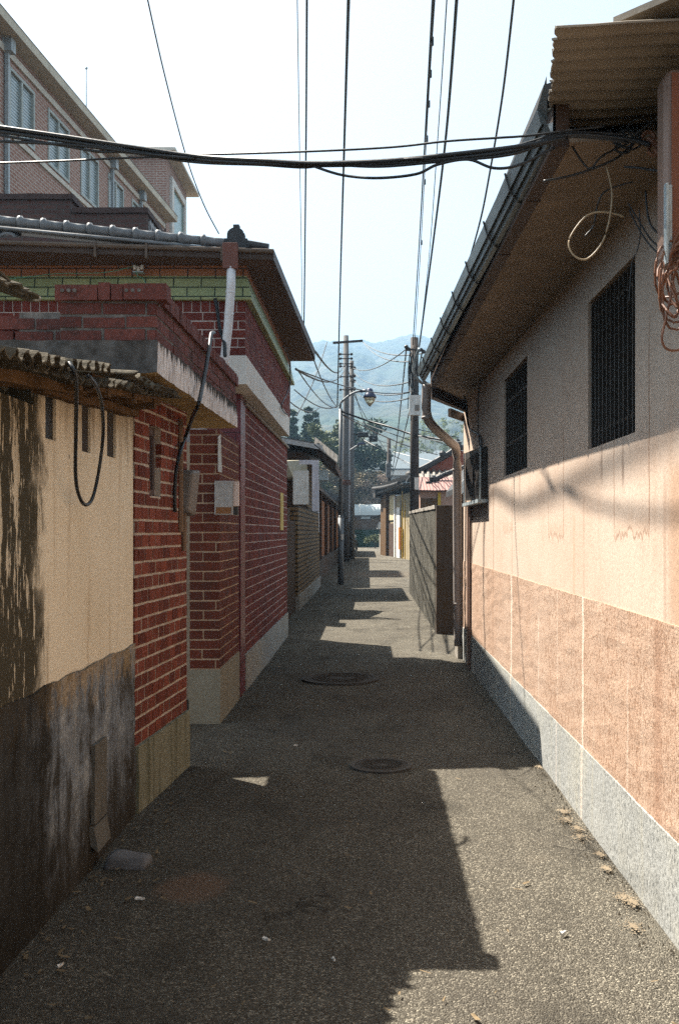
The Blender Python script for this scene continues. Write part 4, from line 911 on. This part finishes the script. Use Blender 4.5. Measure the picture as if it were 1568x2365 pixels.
# distant cross wires
GX = 'thin wires crossing between the poles'
xw = [((683,852,14),(800,845,50)), ((683,852,14),(945,905,27)), ((690,858,14),(780,940,28.2)), ((728,812,13.7),(797,832,50)), ((705,775,13.7),(780,940,28.2)),
 ((838,790,50),(945,835,27)), ((838,790,50),(980,815,27)), ((815,850,54),(942,803,27)), ((818,862,54),(945,882,27)), ((818,880,54),(945,906,27)), ((812,900,54),(952,918,27)),
 ((785,955,28.4),(960,1020,27)), ((785,955,28.4),(1010,1050,40)), ((680,900,14),(783,935,28.4)), ((672,930,14),(740,940,24)), ((740,940,24),(783,935,28.4)),
 ((797,830,50),(870,1060,66)), ((812,900,54),(890,1040,66)), ((822,1010,54),(898,1030,66)), ((898,1040,66),(1060,1075,60)), ((960,990,27),(1060,1010,27)), ((960,1000,27),(1050,1035,27)), ((962,1005,27),(1068,1020,21)),
 ((938,806,27),(905,1090,66)), ((975,812,27),(900,1110,66)), ((755,790,24),(685,960,14)), ((898,1035,66),(1010,1100,40)), ((830,1010,54),(990,1090,50))]
for i, (a, b) in enumerate(xw):
    A_, B_ = P(*a), P(*b)
    m = MB(); m.tube(sagline(A_, B_, (B_-A_).length*.012), .011 if max(a[2], b[2]) < 40 else .02, 4)
    tag(m.build('span_wire', WIRE), 'thin dark wire spanning between poles and eaves over the alley', 'cable', GX)
cable('heavier dark cable sloping from the street lamp to the dark pole', across([(783,948,28.4),(850,972,28),(900,986,27.5),(955,1004,27),(1000,1012,26),(1040,1020,25)]), .03, BLACK, name='span_cable')
t = thing('splice_case', 'black cable splice case hanging on a wire beyond the street lamp', 'splice case', P(830, 1005, 54))
m = MB(); a = P(838,1004,54); m.box(a.x-.3, a.x+.3, 53.9, 54.15, a.z-.14, a.z+.14); m.build('body', BLACK, t, bevel=.05)
m = MB(); a = P(805,998,54); m.tube([a+Vector((.2*math.cos(q*.5), 0, .2*math.sin(q*.5))) for q in range(26)], .06, 6); m.tube([P(780,990,54), P(815,1002,54), P(860,1012,54), P(898,1025,66)], .025, 5); m.build('coil', BLACK, t)
t = thing('splice_case', 'square black junction case on the same wire right of the coiled splice', 'splice case', P(862, 1015, 56))
t['label'] = 'square black junction case on the wire beside the coiled splice'
m = MB(); a = P(862,1013,56); m.box(a.x-.24, a.x+.24, 55.9, 56.2, a.z-.17, a.z+.17); m.build('body', BLACK, t, bevel=.03)
m = MB(); m.tube([a+Vector((-.15,0,.15)), a+Vector((-.15,0,.3))], .03, 5); m.tube([a+Vector((.15,0,.15)), a+Vector((.15,0,.3))], .03, 5); m.build('hanger', BLACK, t)
t = thing('street_lamp', 'small distant street lamp on an arm beside the tall concrete pole', 'street lamp', P(805, 1040, 52))
m = MB(); m.tube([P(805,1042,51), P(828,1028,51)], .05, 8); m.build('arm', STEEL, t)
m = MB(); a = P(833,1026,51); m.hexa([a+Vector(v) for v in ((-.2,-.12,-.06),(.28,-.12,.0),(.28,.12,.0),(-.2,.12,-.06),(-.15,-.1,.08),(.2,-.1,.1),(.2,.1,.1),(-.15,.1,.08))]); m.build('lamp_head', BLUEC, t, bevel=.02)

# ------------------------------------------------------------------ right: rough concrete wall and houses beyond
t = thing('concrete_wall', 'rough stained concrete yard wall just past the salmon house', 'wall', (1.1, 19, 0))
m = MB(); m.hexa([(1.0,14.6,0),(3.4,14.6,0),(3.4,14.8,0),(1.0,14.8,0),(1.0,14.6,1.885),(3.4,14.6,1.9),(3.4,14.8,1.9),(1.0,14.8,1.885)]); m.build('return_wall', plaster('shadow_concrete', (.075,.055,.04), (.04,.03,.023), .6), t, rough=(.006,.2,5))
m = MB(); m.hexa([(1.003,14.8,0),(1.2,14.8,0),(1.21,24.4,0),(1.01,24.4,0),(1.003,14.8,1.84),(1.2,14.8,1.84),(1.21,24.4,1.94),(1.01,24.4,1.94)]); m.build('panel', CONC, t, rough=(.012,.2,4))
m = MB(); m.hexa([(.985,14.79,1.84),(1.22,14.79,1.84),(1.23,24.4,1.94),(.995,24.4,1.94),(.985,14.79,1.895),(1.22,14.79,1.895),(1.23,24.4,1.995),(.995,24.4,1.995)]); m.build('coping', GREYCONC, t, rough=(.012,.15,6))
t = thing('white_gable_house', 'house with white barge boards peeping between the downpipe and the salmon wall', 'house', (3, 20, 0))
m = MB(); m.box(2.05, 6, 19.8, 23, 0, 2.7); m.add([(2.05,19.8,2.7),(6,19.8,2.7),(4,19.8,5.2)], [(0,1,2)]); m.build('wall', PINKP, t)
m = MB(); m.hexa([(1.82,19.5,2.3),(4,19.5,5.2),(4,23.3,5.2),(1.82,23.3,2.3),(1.82,19.5,2.42),(4,19.5,5.34),(4,23.3,5.34),(1.82,23.3,2.42)]); m.build('roof', DSLATE, t)
m = MB(); m.hexa([(1.8,19.44,2.2),(4,19.44,5.1),(4,19.5,5.1),(1.8,19.5,2.2),(1.8,19.44,2.44),(4,19.44,5.36),(4,19.5,5.36),(1.8,19.5,2.44)]); m.build('barge_board', WHITEP, t)
t = thing('pink_house', 'low pink house with red corrugated roof behind the concrete wall', 'house', (2.5, 34, 0))
m = MB(); m.box(1.72, 8, 33, 37, 0, 2.83); m.build('wall', PINKP, t)
m = MB(); m.box(1.74, 2.3, 32.94, 32.997, 0, 2.6); m.build('door', WOOD, t)
m = MB(); m.box(2.3, 2.4, 32.92, 32.996, 0, 2.8); m.build('downpipe', YPIPE, t)
m = MB(); corrugated(m, (1.5, 34.6, 3.4), (1, 0, .0), (0, -1, -.28), 7, 2.0, .1, .006, .006, seed=2); m.build('roof', REDROOF, t)
m = MB(); m.tube([(2.2,34.0,3.25),(2.6,34.1,3.45),(3.4,34.2,3.75),(6,34.3,4.0)], .09, 8); m.ball((2.2,33.9,3.3), .14, 5); m.box(1.95,2.15,33.6,33.9,3.1,3.2); m.build('ridge_tile', DSLATE, t)
t = thing('tile_roof_house', 'old house with dark curved tile gable and rusty red pediment', 'house', (4, 44, 0))
m = MB(); m.box(2.2, 9, 43, 50, 0, 3.5); m.build('wall', BR_DK2, t)
m = MB(); m.hexa([(1.9,41.5,3.4),(9,41.5,3.4),(9,44,4.1),(2.2,44,4.1),(1.9,41.5,3.5),(9,41.5,3.5),(9,44,4.2),(2.2,44,4.2)])
for j in range(26): m.tube([(2.0+j*.25, 41.45, 3.52), (2.15+j*.25, 44, 4.23)], .07, 6)
m.build('skirt_roof', PALETILE, t)
m = MB(); m.add([(2.1,43.8,4.15),(9,43.8,4.15),(3.9,43.8,5.1)], [(0,1,2)]); m.build('pediment', plain('rust_red', (.3,.09,.05), .8), t)
m = MB(); m.tube(smooth_path([(1.9,43.6,4.08),(2.4,43.6,4.28),(3.0,43.6,4.6),(3.55,43.6,4.92),(3.95,43.6,5.15),(4.6,43.6,5.1),(9,43.6,4.2)]), .13, 8); m.hexa([(1.9,43.7,4.0),(3.95,43.7,5.05),(3.95,50,5.05),(1.9,50,4.0),(1.9,43.7,4.1),(3.95,43.7,5.2),(3.95,50,5.2),(1.9,50,4.1)])
m.lathe((3.85,43.5,5.1), [(.2,0),(.22,.3),(.12,.45)], 8); m.ball((3.25,43.5,4.9), .16, 5); m.build('ridge', DSLATE, t)
# gate house at the bend: lit facade along a skew line
t = thing('gate_house', 'cream walled house with yellow gas pipe at the sunny bend of the alley', 'house', (1.7, 58, 0))
A = Vector((2.35, 52, 0)); B = Vector((1.05, 64.5, 0)); u = (B-A).normalized(); nrm = Vector((-u.y, u.x, 0))
if nrm.x > 0: nrm = -nrm
L = (B-A).length
def sp(px):   # distance along the facade of photograph column px
    k_ = (px-850)/2300; return (k_*A.y-A.x)/(u.x-k_*u.y)
m = MB(); uvbox(m, A, u, nrm, 0, L, -4, 0, 0, 3.6); m.build('wall', YELP, t)
m = MB(); uvbox(m, A, u, nrm, sp(900), L+.0, .004, .25, 0, 3.9); m.build('gate_pillar', WOOD, t)
m = MB(); uvbox(m, A, u, nrm, sp(913), sp(901), .004, .06, 2.2, 3.7); m.build('upper_panel', plain('beige_panel', (.5,.42,.25), .8), t)
m = MB(); uvbox(m, A, u, nrm, sp(912), sp(901), .004, .08, 0, 2.0); m.build('door', BR_DK2, t)
m = MB(); uvbox(m, A, u, nrm, sp(925), sp(917), .004, .06, 0, 2.9); uvbox(m, A, u, nrm, sp(915), sp(913), .004, .1, 0, 3.6); m.build('white_strip', WHITEP, t)
m = MB(); uvbox(m, A, u, nrm, sp(930), sp(926), .004, .05, 0, 3.4); m.build('dark_opening', DARKMET, t)
m = MB(); q = A+u*sp(935)+nrm*.15; m.tube([q, q+Vector((0,0,3.75))], .035, 8); q = A+u*sp(940)+nrm*.12; m.tube([q, q+Vector((0,0,3.2))], .03, 8); m.build('gas_pipe', YPIPE, t)
m = MB(); uvbox(m, A, u, nrm, sp(931.5), sp(927.5), .05, .2, .5, 1.75); m.build('orange_panel', ORP, t)
m = MB(); uvbox(m, A, u, nrm, -.5, L+.1, -3, .6, 3.9, 4.02)
top = [A+u*s_1+nrm*.75+Vector((0,0,4.05+.25*(s_1/L)**2)) for s_1 in [L*i/12 for i in range(13)]]
m.tube(top, .1, 8)
for i in range(40): 
    q = A+u*(L*i/39)+Vector((0,0,4.05+.25*(i/39)**2)); m.tube([q+nrm*.8, q-nrm*1.6+Vector((0,0,.9))], .075, 6)
uvbox(m, A, u, nrm, L-.9, L+.2, .1, .7, 3.7, 4.4); q = A+u*(L-1.5)-nrm*1.5+Vector((0,0,5)); m.ball(q, .4, 6)
m.build('roof', plain('grey_curved_tile', (.045,.04,.035), .7), t)
t = thing('lean_to', 'small dark lean-to with sloping roof beside the shelter at the alley end', 'shed', (1.2, 72, 0))
m = MB(); m.box(.85, 3.5, 70, 76, 0, 2.4); m.build('wall', GREYCONC, t)
m = MB(); m.hexa([(.3,69.5,2.35),(3.6,69.5,3.6),(3.6,76.5,3.6),(.3,76.5,2.35),(.3,69.5,2.5),(3.6,69.5,3.75),(3.6,76.5,3.75),(.3,76.5,2.5)]); m.build('roof', DARKMET, t)
m = MB(); m.lathe((.8,69.7,2.3-.6), [(.2,0),(.14,.3),(.05,.5)], 10); m.build('lamp_hood', WHITEP, t)
# end of the alley
t = thing('arched_shelter', 'brick wall under a pale translucent barrel roof closing the alley end', 'shelter', (0, 98, 0))
m = MB(); m.box(-9, 5, 97.5, 98, 0, 3.1); m.build('wall', BR_FAR, t)
m = MB(); n = 10
m.loft([[Vector((x, 98.2-1.4*math.cos(math.pi*q/n), 3.1+1.1*math.sin(math.pi*q/n))) for q in range(n+1)] for x in (-9, -6, -3, 0, 3, 5)], closed=False)
k = N('frosted_sheet', .35, .4).col((.42,.46,.45)); SHEET = k.m
m.build('barrel_roof', SHEET, t, smooth=True)
m = MB()
for x in (-6, -3.4, -.8, 1.8): m.tube([(x, 98.2-1.42*math.cos(math.pi*q/n), 3.1+1.12*math.sin(math.pi*q/n)) for q in range(n+1)], .05, 6)
m.build('rib', WHITEP, t)
m = MB(); m.box(-.7, .2, 97.3, 97.49, 2.75, 3.0); m.build('vent', GALV, t)
GN = plain('green_net', (.012,.035,.018), .8, .2, .5, 2)
m = MB(); m.grid(lambda u, v: (-3+u*5.5, 96.8+.08*math.sin(u*40), v*1.7), 60, 6); tag(m.build('net_fence', GN), 'dark green net fence in front of the far brick wall', 'fence')

def foliage(m, c, r, n, size, rnd, shell=.35, sq=(1,1,1)):
    c = Vector(c)
    for _ in range(n):
        while True:
            d = Vector((rnd.uniform(-1,1), rnd.uniform(-1,1), rnd.uniform(-1,1)))
            if .05 < d.length < 1: break
        d = d.normalized()*(rnd.random()**shell)
        p = c+Vector((d.x*r*sq[0], d.y*r*sq[1], d.z*r*sq[2])); s = size*rnd.uniform(.6, 1.4)
        a = Vector((rnd.uniform(-1,1), rnd.uniform(-1,1), rnd.uniform(-.6,.6))).normalized()*s; b = a.cross(Vector((rnd.uniform(-1,1), rnd.uniform(-1,1), rnd.uniform(-1,1)))).normalized()*s*.6
        m.add([p-a, p+b*.6, p+a, p-b*.6], [(0,1,2,3)])
def tree(name, label, base, h, r, mat, n, size, seed, group=None, kind='round'):
    rnd = random.Random(seed); b = Vector(base); t = thing(name, label, 'tree', b, group)
    m = MB()
    if kind == 'conifer':
        m.tube([b, b+Vector((0,0,h*.97))], r*.09, 7, r1=.03); m.build('trunk', BARK, t)
        m = MB(); lv = 16
        for i in range(lv):
            f = i/lv; z = h*(.12+.88*f); rr = r*(1-f)**1.15*rnd.uniform(.7, 1.15)+.06
            for q in range(7):
                a = rnd.uniform(0, 6.28); foliage(m, b+Vector((rr*.5*math.cos(a), rr*.5*math.sin(a), z-rr*.2)), rr*.55+.2, max(4, n//(lv*6)), size*1.25, rnd, .5, (1,1,.9))
    else:
        m.tube([b, b+Vector((.1,0,h*.35)), b+Vector((-.1,.1,h*.75))], r*.07, 7, r1=r*.02)
        limbs = []
        for q in range(9):
            a = q*2.4; st = b+Vector((0,0,h*(.25+.05*q))); e = b+Vector((r*.75*math.cos(a), r*.75*math.sin(a), h*(.5+.055*q))); m.tube([st, st.lerp(e,.5)+Vector((0,0,.2)), e], r*.025, 5, r1=r*.006); limbs.append(e)
        m.build('trunk', BARK, t)
        m = MB()
        for e in limbs+[b+Vector((0,0,h*.88)), b+Vector((0,0,h*.65))]:
            for q in range(3):
                c0 = e+Vector((rnd.uniform(-1,1)*r*.3, rnd.uniform(-1,1)*r*.3, rnd.uniform(-.5,1)*h*.08))
                foliage(m, c0, r*rnd.uniform(.22,.4), n//33, size, rnd, .5, (1,1,.8))
    m.build('crown', mat, t); return t
def at(px, Y): return Vector(((px-850)/2300*Y, Y, 0))
def top(py, Y): return 1.5+(1228-py)/2300*Y
tree('conifer_tree', 'slim dark conifer next to the crimson house eave', at(676,108), top(935,108), 2.6, LEAF_DK, 3600, .26, 1, 'conifers beyond the houses', 'conifer')
tree('conifer_tree', 'tallest dark conifer with a pointed tip beyond the gable house', at(712,112), top(928,112), 2.9, LEAF_DK, 3600, .26, 2, 'conifers beyond the houses', 'conifer')
tree('conifer_tree', 'spindly conifer just beside the tallest one', at(729,118), top(940,118), 1.6, LEAF_DK, 2400, .28, 3, 'conifers beyond the houses', 'conifer')
tree('round_tree', 'olive green round tree behind the pale tiled eave', at(752,105), top(975,105), 2.6, LEAF_OL, 4200, .24, 4, 'broadleaf trees beyond the alley')
tree('round_tree', 'pale olive bushy tree below the conifers', at(700,100), top(1022,100), 2.6, LEAF_OL, 4200, .24, 5, 'broadleaf trees beyond the alley')
tree('round_tree', 'dark evergreen tree behind the concrete poles', at(818,110), top(975,110), 3.2, LEAF_DK, 5200, .26, 6, 'broadleaf trees beyond the alley')
tree('round_tree', 'broad dark evergreen sloping down beside the white building', at(842,112), top(1040,112), 2.6, LEAF_DK, 4200, .26, 16, 'broadleaf trees beyond the alley')
tree('round_tree', 'brown leafless thicket above the barrel roof', at(832,104), top(1085,104), 2.4, LEAF_BR, 4200, .17, 7, 'broadleaf trees beyond the alley')
tree('blossom_tree', 'pale pink blossoming bush over the barrel roof', at(850,103), top(1105,103), 2.0, LEAF_PK, 3600, .13, 8, 'broadleaf trees beyond the alley')
tree('blossom_tree', 'faded blossoming tree between poles and barrel roof', at(812,106), top(1095,106), 2.4, LEAF_PK, 3600, .14, 9, 'broadleaf trees beyond the alley')
tree('round_tree', 'mid green tree behind the street lamp pole', at(775,118), top(1010,118), 3.2, LEAF_OL, 4200, .26, 10, 'broadleaf trees beyond the alley')
tree('round_tree', 'low brown thicket between the gable house and lamp', at(770,100), top(1080,100), 2.6, LEAF_BR, 3600, .18, 11, 'broadleaf trees beyond the alley')
for i, (px, py, sd) in enumerate(((925,1010,20),(962,985,21),(987,960,22),(1010,975,23),(1032,955,24),(1055,985,25),(1080,960,26),(1105,980,27))):
    tree('slender_tree', ['wispy spring tree rising behind the white building', 'thin spring tree hidden partly by the dark pole', 'tall feathery poplar right beside the dark pole', 'feathery poplar between dark pole and downpipe', 'tallest feathery poplar framed by the downpipe bend', 'pale poplar seen under the eave corner', 'feathery poplar against the salmon house corner', 'last feathery poplar hidden behind the salmon house'][i], at(px,190), top(py,190), 2.0, LEAF_YG, 1100, .2, sd, 'slender spring trees on the far slope')
tree('garden_bush', 'dark leafy bush at the foot of the lean-to', at(866,90), 1.15, .9, LEAF_OL, 1500, .1, 30)
tree('garden_bush', 'bright green shrub peeping over the barrel roof', at(875,110), top(1155,110), 1.0, LEAF_YG, 1500, .14, 31)

t = thing('white_building', 'white two storey school block with paned windows on the far slope', 'building', (5, 150, 0))
Y = 150; x0 = P(872,0,Y).x; x1 = 26
m = MB(); m.box(x0, x1, Y, Y+10, 0, top(1098, Y)); m.build('wall', plain('whitewash', (.36,.36,.36), .8), t)
m = MB(); m.box(x0-.7, x1, Y-1, Y+11, top(1098,Y), top(1086,Y)); m.box(x0-.7, x1, Y-.8, Y-.01, top(1153,Y), top(1149,Y)); m.build('cornice', WHITEP, t)
m = MB(); a = top(1086, Y); m.hexa([(x0-.9,Y-1.1,a),(x1,Y-1.1,a),(x1,Y+11,a+3.2),(x0-.9,Y+11,a+3.2),(x0-.9,Y-1.1,a+.2),(x1,Y-1.1,a+.2),(x1,Y+11,a+3.4),(x0-.9,Y+11,a+3.4)]); m.build('roof', plain('blue_grey_roof', (.11,.135,.15), .8, .1), t)
for i in range(8):
    xa = x0+.9+i*2.75
    for z0, z1 in ((top(1142,Y), top(1105,Y)), (top(1200,Y), top(1160,Y))):
        f = MB(); f.box(xa, xa+1.8, Y-.06, Y-.001, z0, z1); fo = f.build('window', plain('slate_glass', (.1,.12,.13), .3) if i == 0 and z0 > 5 else bpy.data.materials['slate_glass'], t)
        g = MB()
        for q in (0, .58, 1.16, 1.72): g.box(xa+q, xa+q+.08, Y-.1, Y-.061, z0, z1)
        for q in (0, .5, 1): zz = z0+(z1-z0-.08)*q; g.box(xa+.08, xa+1.72, Y-.1, Y-.0612, zz, zz+.08)
        g.build('muntin', WHITEP, fo)
# long metal roofs up the slope
for i, (px0, px1, py, Y, lab) in enumerate(((868,1075,1062,175,'long pale grey metal roof above the white building'), (900,1085,1048,200,'farther grey ribbed roof stepping up the slope'))):
    t = thing('long_building', lab, 'building', (5+i, Y, 0)); xa = P(px0,0,Y).x; xb2 = P(px1,0,Y).x; z = top(py, Y)
    m = MB(); m.box(xa, xb2, Y, Y+8, 0, z-1.2); m.build('wall', WHITEP, t)
    m = MB(); m.hexa([(xa,Y-.6,z-1.3),(xb2,Y-.6,z-.4),(xb2,Y+8,z+1.4),(xa,Y+8,z+.6),(xa,Y-.6,z-1.1),(xb2,Y-.6,z-.2),(xb2,Y+8,z+1.6),(xa,Y+8,z+.8)]); m.build('roof', bpy.data.materials['blue_grey_roof'], t)

# ------------------------------------------------------------------ motorcycle parked in the shade
t = thing('motorcycle', 'dark motorcycle with round headlamp parked against the shaded wall', 'motorcycle', (-1.09, 74, 0)); MOTO = t
b = P(816, 0, 74); b.z = 0
def wheel(c, r):
    m = MB(); m.tube([c+Vector((.0+.25*r*math.cos(q*math.pi/10), r*math.cos(q*math.pi/10), r*math.sin(q*math.pi/10))) for q in range(21)], .07, 6)
    o = m.build('wheel', BLACK, t); m = MB(); m.tube([c+Vector((.2*r*math.cos(q*math.pi/8), .78*r*math.cos(q*math.pi/8), .78*r*math.sin(q*math.pi/8))) for q in range(17)], .02, 5)
    for q in range(6): m.tube([c, c+Vector((.2*r*math.cos(q), .78*r*math.cos(q), .78*r*math.sin(q)))], .008, 4)
    m.build('rim', GALV, o)
wheel(b+Vector((.1,-.6,.36)), .36); wheel(b+Vector((-.2,.7,.36)), .36)
m = MB(); m.tube([b+Vector((.1,-.6,.36)), b+Vector((.05,-.35,1.05))], .04, 6); m.tube([b+Vector((.05,-.35,.95)), b+Vector((-.05,.1,.55)), b+Vector((-.2,.7,.4))], .06, 6); m.build('frame', DARKMET, t)
m = MB(); m.ball(b+Vector((-.02,-.05,.85)), .22, 6, sq=(.6,1.2,.7)); m.build('fuel_tank', ORP, t, smooth=True)
m = MB(); m.box(b.x-.25, b.x+.05, 74.15, 74.8, .78, .88); m.build('seat', BLACK, t, bevel=.03)
m = MB(); m.tube([b+Vector((-.38,-.25,1.1)), b+Vector((0,-.38,1.02)), b+Vector((.42,-.25,1.1))], .025, 6); m.build('handlebar', DARKMET, t)
m = MB(); m.lathe(b+Vector((.05,-.5,.85)), [(.05,-.05),(.12,.0),(.13,.08),(.05,.14)], 12); m.build('headlamp', BOXW, t)
MOTO.scale = (1.3, 1.3, 1.3)

# ------------------------------------------------------------------ things on the road
def manhole(c, r, label):
    t = thing('manhole_cover', label, 'manhole cover', c); c = Vector(c)
    m = MB(); m.lathe(c+Vector((0,0,-.03)), [(r,0),(r,.046),(r-.025,.048),(r-.03,.043),(.01,.043)], 40)
    for rr in (.78, .58, .36): m.tube([c+Vector((r*rr*math.cos(q*math.pi/20), r*rr*math.sin(q*math.pi/20), .014)) for q in range(41)], .006, 4)
    for q in range(16): a = q*math.pi/8; m.tube([c+Vector((r*.4*math.cos(a), r*.4*math.sin(a), .014)), c+Vector((r*.74*math.cos(a), r*.74*math.sin(a), .014))], .006, 4)
    m.build('plate', plain('cast_iron', (.06,.053,.045), .85, .1, .3, 12) if 'cast_iron' not in bpy.data.materials else bpy.data.materials['cast_iron'], t)
    m = MB(); m.loft([[c+Vector(((r+a)*math.cos(q*math.pi/20), (r+a)*math.sin(q*math.pi/20), z)) for q in range(40)] for a, z in ((.003,-.02),(.003,.017),(.03,.016),(.03,-.02))], cap=False); m.build('rim', plain('worn_iron', (.085,.078,.07), .85, .1, .3, 12) if 'worn_iron' not in bpy.data.materials else bpy.data.materials['worn_iron'], t)
manhole((.083, 6.33, .004), .165, 'small round manhole cover nearest the sunlit road')
manhole((-.28, 10.1, .002), .36, 'wide manhole cover in the shade farther down the alley')
bm = MB(); cc = Vector((-1.075, 4.47, .0)); rnd = random.Random(3)
m = MB(); m.hexa([cc+Vector(v) for v in ((-.1,-.05,-.01),(.09,-.06,-.01),(.1,.06,-.01),(-.08,.07,-.01),(-.085,-.04,.055),(.085,-.045,.045),(.09,.045,.04),(-.07,.055,.06))])
tag(m.build('kerb_stone', plain('blue_grey_stone', (.14,.14,.145), .85, .2, .2, 15), rough=(.008,.03,14), smooth=True), 'loose grey block lying on the road by the shed wall', 'stone')
m = MB(); rnd = random.Random(9)
for x, y, r in ((1.04,5.3,.035),(1.02,5.15,.05),(1.05,5.0,.03),(1.03,4.86,.045),(1.07,4.6,.02),(1.04,4.05,.05),(1.06,4.0,.03),(1.08,6.3,.03),(1.05,4.4,.025),(1.0,3.75,.04)):
    for q in range(150):
        d_ = abs(rnd.gauss(0, .85)); a = rnd.uniform(0, 6.283); sz = rnd.uniform(.002, .006)*(1.4-.5*min(d_, 1.5)); c0 = Vector((x+r*d_*math.cos(a), y+1.8*r*d_*math.sin(a), (.012+max(0, .005*(1-d_)))))
        if c0.x > XR-.03: continue
        m.add([c0+Vector((-sz,-sz,-sz*.2)), c0+Vector((sz,-sz*.8,-sz*.2)), c0+Vector((sz*.5,sz,-sz*.2)), c0+Vector((rnd.uniform(-.4,.4)*sz,rnd.uniform(-.4,.4)*sz,sz*.12))], [(0,1,3),(1,2,3),(2,0,3)])
for _ in range(260):
    x = XR-.03-abs(rnd.gauss(0, .05)); y = rnd.uniform(2.5, 9); s = rnd.uniform(.002, .007); c0 = Vector((x, y, .012+s*.4))
    m.add([c0+Vector((-s,-s,-s)), c0+Vector((s,-s*.7,-s)), c0+Vector((s*.6,s,-s)), c0+Vector((0,0,s))], [(0,1,3),(1,2,3),(2,0,3)])
tag(m.build('sand', SAND), 'pale sand patches and grit along the foot of the salmon wall', kind='stuff')
scr = [(-.92,4.02,.02,'folded white paper scrap beside the reddish mortar patch'),(-1.05,3.4,.015,'torn white paper scrap at the foot of the shed wall'),(-.37,3.62,.016,'flat silver wrapper on the shaded road'),(.72,3.68,.016,'white paper scrap on the sunlit half of the road'),(-.12,3.45,.011,'tiny pale scrap in the middle of the shaded road'),(-.5,6.9,.014,'small pale scrap by the far gate post')]
for i, (x, y, s, lab) in enumerate(scr):
    m = MB(); a = i*1.3; c0 = Vector((x, y, .016)); d = Vector((math.cos(a), math.sin(a), 0)); e = Vector((-d.y, d.x, 0))
    m.hexa([c0-d*s-e*s*.3, c0+d*s-e*s*.25, c0+d*s*.9+e*s*.3, c0-d*s*.8+e*s*.35]+[q+Vector((0,0,.004+.006*(j % 2))) for j, q in enumerate((c0-d*s-e*s*.3, c0+d*s-e*s*.25, c0+d*s*.9+e*s*.3, c0-d*s*.8+e*s*.35))])
    tag(m.build('paper_scrap', WHITEP), lab, 'litter', 'scraps of litter on the road')

m = MB(); rnd = random.Random(21)
for _ in range(420):
    side = rnd.random(); y = 2.4+14*rnd.random()**1.6
    x = (-1.22+abs(rnd.gauss(0, .16))) if side < .75 else rnd.uniform(-1.1, 1.0)
    l = rnd.uniform(.004, .022); a = rnd.uniform(0, 3.14); d = Vector((math.cos(a)*l, math.sin(a)*l, rnd.uniform(0, .003))); e = Vector((-d.y, d.x, 0))*rnd.uniform(.08, .5); c0 = Vector((x, y, .017))
    m.add([c0-d-e, c0+d-e, c0+d+e*.5, c0-d*.7+e], [(0,1,2,3)])
tag(m.build('debris', plain('dry_straw', (.2,.15,.09), .9, .1, .6, 40)), 'dry straw and leaf crumbs scattered on the road', kind='stuff')

# ------------------------------------------------------------------ haze
hz = bpy.data.materials.new('haze'); hz.use_nodes = True; ht = hz.node_tree
for n_ in list(ht.nodes):
    if n_.type != 'OUTPUT_MATERIAL': ht.nodes.remove(n_)
pv = ht.nodes.new('ShaderNodeVolumePrincipled'); pv.inputs['Color'].default_value = (.42,.69,1,1); pv.inputs['Density'].default_value = .00053; pv.inputs['Anisotropy'].default_value = .1
ht.links.new(pv.outputs[0], ht.nodes['Material Output'].inputs['Volume'])
m = MB(); m.box(-3100, 3100, -2100, 2700, -1.8, 420); h = tag(m.build('haze', hz), 'thin blue haze filling the air over the valley', kind='stuff')
